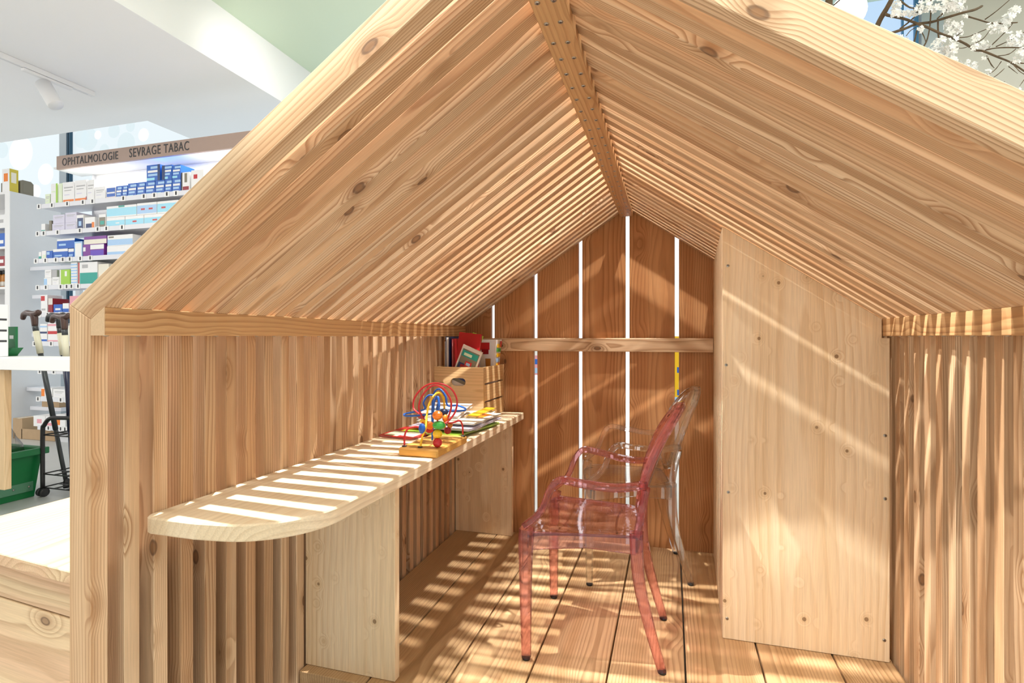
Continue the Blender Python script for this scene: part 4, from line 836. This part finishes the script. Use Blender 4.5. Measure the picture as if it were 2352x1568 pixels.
TREE = root('blossom_tree', (0.74, 2.85, ZF), 'tree with bare brown branches and white blossoms behind the roof', 'tree')
YT = 2.78
def cc(x, y, dy=0.0): return atY(1800 + x / 4.26, y / 4.26, YT + dy)
def branch(pts, r0, r1, dy=0.0, wob=0.03):
    P = []
    ph = random.uniform(0, 6)
    for k, q in enumerate(pts): P.append(cc(q[0], q[1], dy + wob * math.sin(1.3 * k + ph)))
    P = catmull(P, 4); n = len(P); mb = MB()
    mb.tube(P, [r0 + (r1 - r0) * k / (n - 1) + random.uniform(-.0004, .0004) for k in range(n)], M['bark'], 8); return part('branch', mb, TREE)
t0 = cc(885, 325)
mb = MB(); P = catmull([(0.74, 2.85, ZF), (0.76, 2.83, 0.6), (0.72, 2.84, 1.2), (0.78, 2.80, 1.7), t0], 5); mb.tube(P, [0.035 - 0.018 * k / (len(P) - 1) for k in range(len(P))], M['bark'], 10); part('trunk', mb, TREE)
mb = MB(); P = catmull([(0.745, 2.83, 1.45), cc(430, 330), cc(450, 160), cc(440, 60), cc(445, -60), cc(420, -260)], 4); mb.tube(P, [0.02 - 0.006 * k / (len(P) - 1) for k in range(len(P))], M['bark'], 10); part('branch', mb, TREE)
BR = [([(885, 330), (940, 200), (1010, 80), (1065, -20)], 11, 10), ([(905, 370), (960, 345), (1080, 315), (1200, 275), (1300, 235), (1450, 215), (1600, 170), (1750, 125), (1870, 95), (1940, 60)], 6, 5),
      ([(1000, 140), (1040, 155), (1180, 185), (1290, 225), (1400, 265), (1540, 330), (1660, 375), (1780, 430), (1870, 490), (1950, 500), (2100, 560), (2220, 610), (2360, 700)], 6.5, 3.5), ([(1780, 155), (1900, 190), (2000, 220), (2100, 230), (2290, 220)], 3.5, 2.5),
      ([(1970, 190), (2080, 110), (2215, -5)], 2.5, 1.6), ([(1140, 280), (1220, 220), (1290, 150), (1330, 60)], 3.5, 2.5), ([(1500, 185), (1590, 100), (1640, 30)], 3, 2), ([(1320, 525), (1390, 420), (1420, 320), (1435, 200), (1440, 100)], 3, 3),
      ([(1680, 370), (1800, 360), (1900, 320), (2010, 275)], 2.2, 1.5), ([(1840, 440), (1950, 380), (2020, 290)], 2.0, 1.3), ([(1950, 495), (2080, 470), (2250, 465), (2360, 475)], 3, 2.5), ([(2010, 465), (2110, 370), (2200, 280), (2240, 230)], 2.2, 1.5),
      ([(1960, 815), (2080, 740), (2160, 670)], 2.0, 1.2), ([(1840, 750), (1960, 745), (2060, 690), (2130, 600)], 2.2, 1.5), ([(2080, 455), (2200, 400), (2360, 310)], 2.2, 1.4), ([(1140, 5), (1190, 45), (1240, 75), (1300, 80)], 4, 3), ([(1255, 470), (1280, 400), (1305, 290)], 4.5, 3),
      ([(2230, 605), (2300, 690), (2360, 730)], 2.0, 1.2), ([(2080, 855), (2165, 795)], 1.8, 1.0), ([(1985, 545), (2030, 630), (2060, 665)], 2.5, 1.5), ([(1510, 185), (1510, 290), (1520, 400)], 4, 3.5), ([(2080, 550), (2200, 530), (2270, 480)], 2.2, 1.5), ([(480, 60), (520, 25), (560, -10)], 3.5, 3),
      ([(440, 60), (380, 40), (290, -10)], 5, 4), ([(1330, 285), (1370, 350), (1390, 410)], 2.2, 1.5), ([(1640, 380), (1690, 460), (1760, 470), (1840, 440)], 2, 1.4), ([(2352, 780), (2310, 840)], 1.8, 1.2), ([(1680, 360), (1750, 310)], 2, 1.2), ([(1440, 130), (1445, 60), (1440, -10)], 3, 2.5),
      ([(1200, 350), (1240, 300), (1290, 270)], 2, 1.5), ([(2200, 650), (2290, 720)], 1.6, 1.0), ([(2352, 620), (2230, 610)], 2.5, 2), ([(1340, 530), (1420, 515)], 1.8, 1), ([(1660, 670), (1720, 615)], 1.8, 1.0)]
for k, (pts, a, b) in enumerate(BR): branch(pts, a * 0.00098, b * 0.00098, 0.0)
# blossom clusters: a few shared meshes of five-petalled flowers
bl_me = []
for q in range(6):
    mb = MB(); rnd = random.Random(q + 3)
    for f in range(11):
        c = Vector((rnd.gauss(0, 1), rnd.gauss(0, 1), rnd.gauss(0, 1))); c = c.normalized() * (0.35 + 0.5 * rnd.random()); nrm = (c + Vector((rnd.uniform(-.4, .4), -0.5 + rnd.uniform(-.4, .4), rnd.uniform(-.2, .5)))).normalized()
        ex = nrm.orthogonal().normalized(); ey = nrm.cross(ex); a0 = rnd.uniform(0, 6)
        for k in range(5):
            a = a0 + k * 2 * math.pi / 5; d = ex * math.cos(a) + ey * math.sin(a); e = nrm.cross(d); s = 0.42 * rnd.uniform(0.8, 1.15)
            P = [c, c + d * s * 0.55 + e * s * 0.34 + nrm * s * 0.20, c + d * s * 0.95 + e * s * 0.12 + nrm * s * 0.22, c + d * s * 0.95 - e * s * 0.12 + nrm * s * 0.22, c + d * s * 0.55 - e * s * 0.34 + nrm * s * 0.20, c + d * s * 0.55 + nrm * s * 0.08]
            mb.add(P, [(0, 1, 5), (1, 2, 5), (2, 3, 5), (3, 4, 5), (4, 0, 5)], M['petal'])
    bl_me.append(mb.mesh('blossom'))
BLS = [(1100, 70, 55), (1085, 130, 45), (1160, 130, 45), (1250, 100, 55), (1290, 120, 45), (1350, 70, 60), (1400, 40, 50), (1450, 75, 60), (1520, 30, 55), (1530, 100, 45), (1630, 20, 60), (1650, 75, 55), (1720, 10, 45), (1740, 80, 45), (1770, 160, 25), (1620, 240, 55), (1690, 250, 50), (1650, 310, 60), (1710, 320, 40),
       (1520, 440, 70), (1600, 430, 75), (1660, 490, 70), (1560, 520, 80), (1450, 500, 60), (1440, 550, 70), (1520, 590, 70), (1620, 600, 60), (1680, 620, 50), (1560, 650, 60), (1700, 690, 55), (1150, 390, 50), (1180, 440, 40), (1110, 400, 30), (1330, 285, 35), (1260, 490, 30), (1885, 380, 45), (1920, 450, 55), (1980, 440, 40), (1870, 470, 40),
       (2040, 260, 45), (2050, 310, 25), (2110, 225, 45), (2190, 180, 55), (2250, 100, 50), (2230, 140, 45), (2140, 290, 40), (2170, 260, 35), (2250, 360, 60), (2290, 400, 55), (2230, 410, 40), (2320, 440, 40), (2320, 520, 50), (2300, 570, 45), (1800, 630, 40), (1870, 650, 45), (1990, 700, 32), (1840, 710, 45), (1770, 720, 45), (1940, 730, 25), (2050, 840, 35), (2100, 870, 25), (2240, 905, 35), (2300, 900, 40), (2310, 940, 30), (1900, 775, 22), (1960, 570, 22), (2200, 620, 15), (1600, 330, 40), (1480, 620, 60)]
for (x, y, r) in BLS:
    p = cc(x, y, random.uniform(-0.05, 0.02)); s = r / 4.26 * (p - EYE).dot(Vector((-SA, CA, 0))) / F * 1.25
    T = Matrix.Translation(p) @ Matrix.Rotation(random.uniform(-0.6, 0.6), 4, 'Z') @ Matrix.Rotation(random.uniform(-.5, .5), 4, 'X') @ Matrix.Diagonal((s, s, s, 1))
    link('blossom', random.choice(bl_me), TREE, T)
# printed posters on the bright window, glimpsed through the board gaps
def poster(u0, u1, v0, v1, base, spots, label):
    p, q = atY(u0, v1, YW - 0.03), atY(u1, v0, YW - 0.03); mb = MB(); mb.box((p.x, YW - 0.03, p.z), (q.x, YW - 0.024, q.z), cm(base)); rnd = random.Random(5)
    for k in range(spots):
        cx_, cz_ = rnd.uniform(p.x + .04, q.x - .04), p.z + (q.z - p.z) * (k + 0.5) / spots
        mb.box((cx_ - 0.035, YW - 0.0306, cz_ - 0.02), (cx_ + 0.035, YW - 0.03, cz_ + 0.02), cm(('sky', 'blue', 'white')[k % 3]))
    part('window_poster', mb, None, None, 0.0, label=label, category='poster')
poster(1500, 1600, 772, 925, 'yellow', 9, 'yellow poster on the window glimpsed through the right board gap')
poster(1190, 1260, 800, 860, 'pink', 3, 'pink poster on the window glimpsed through the left board gap')
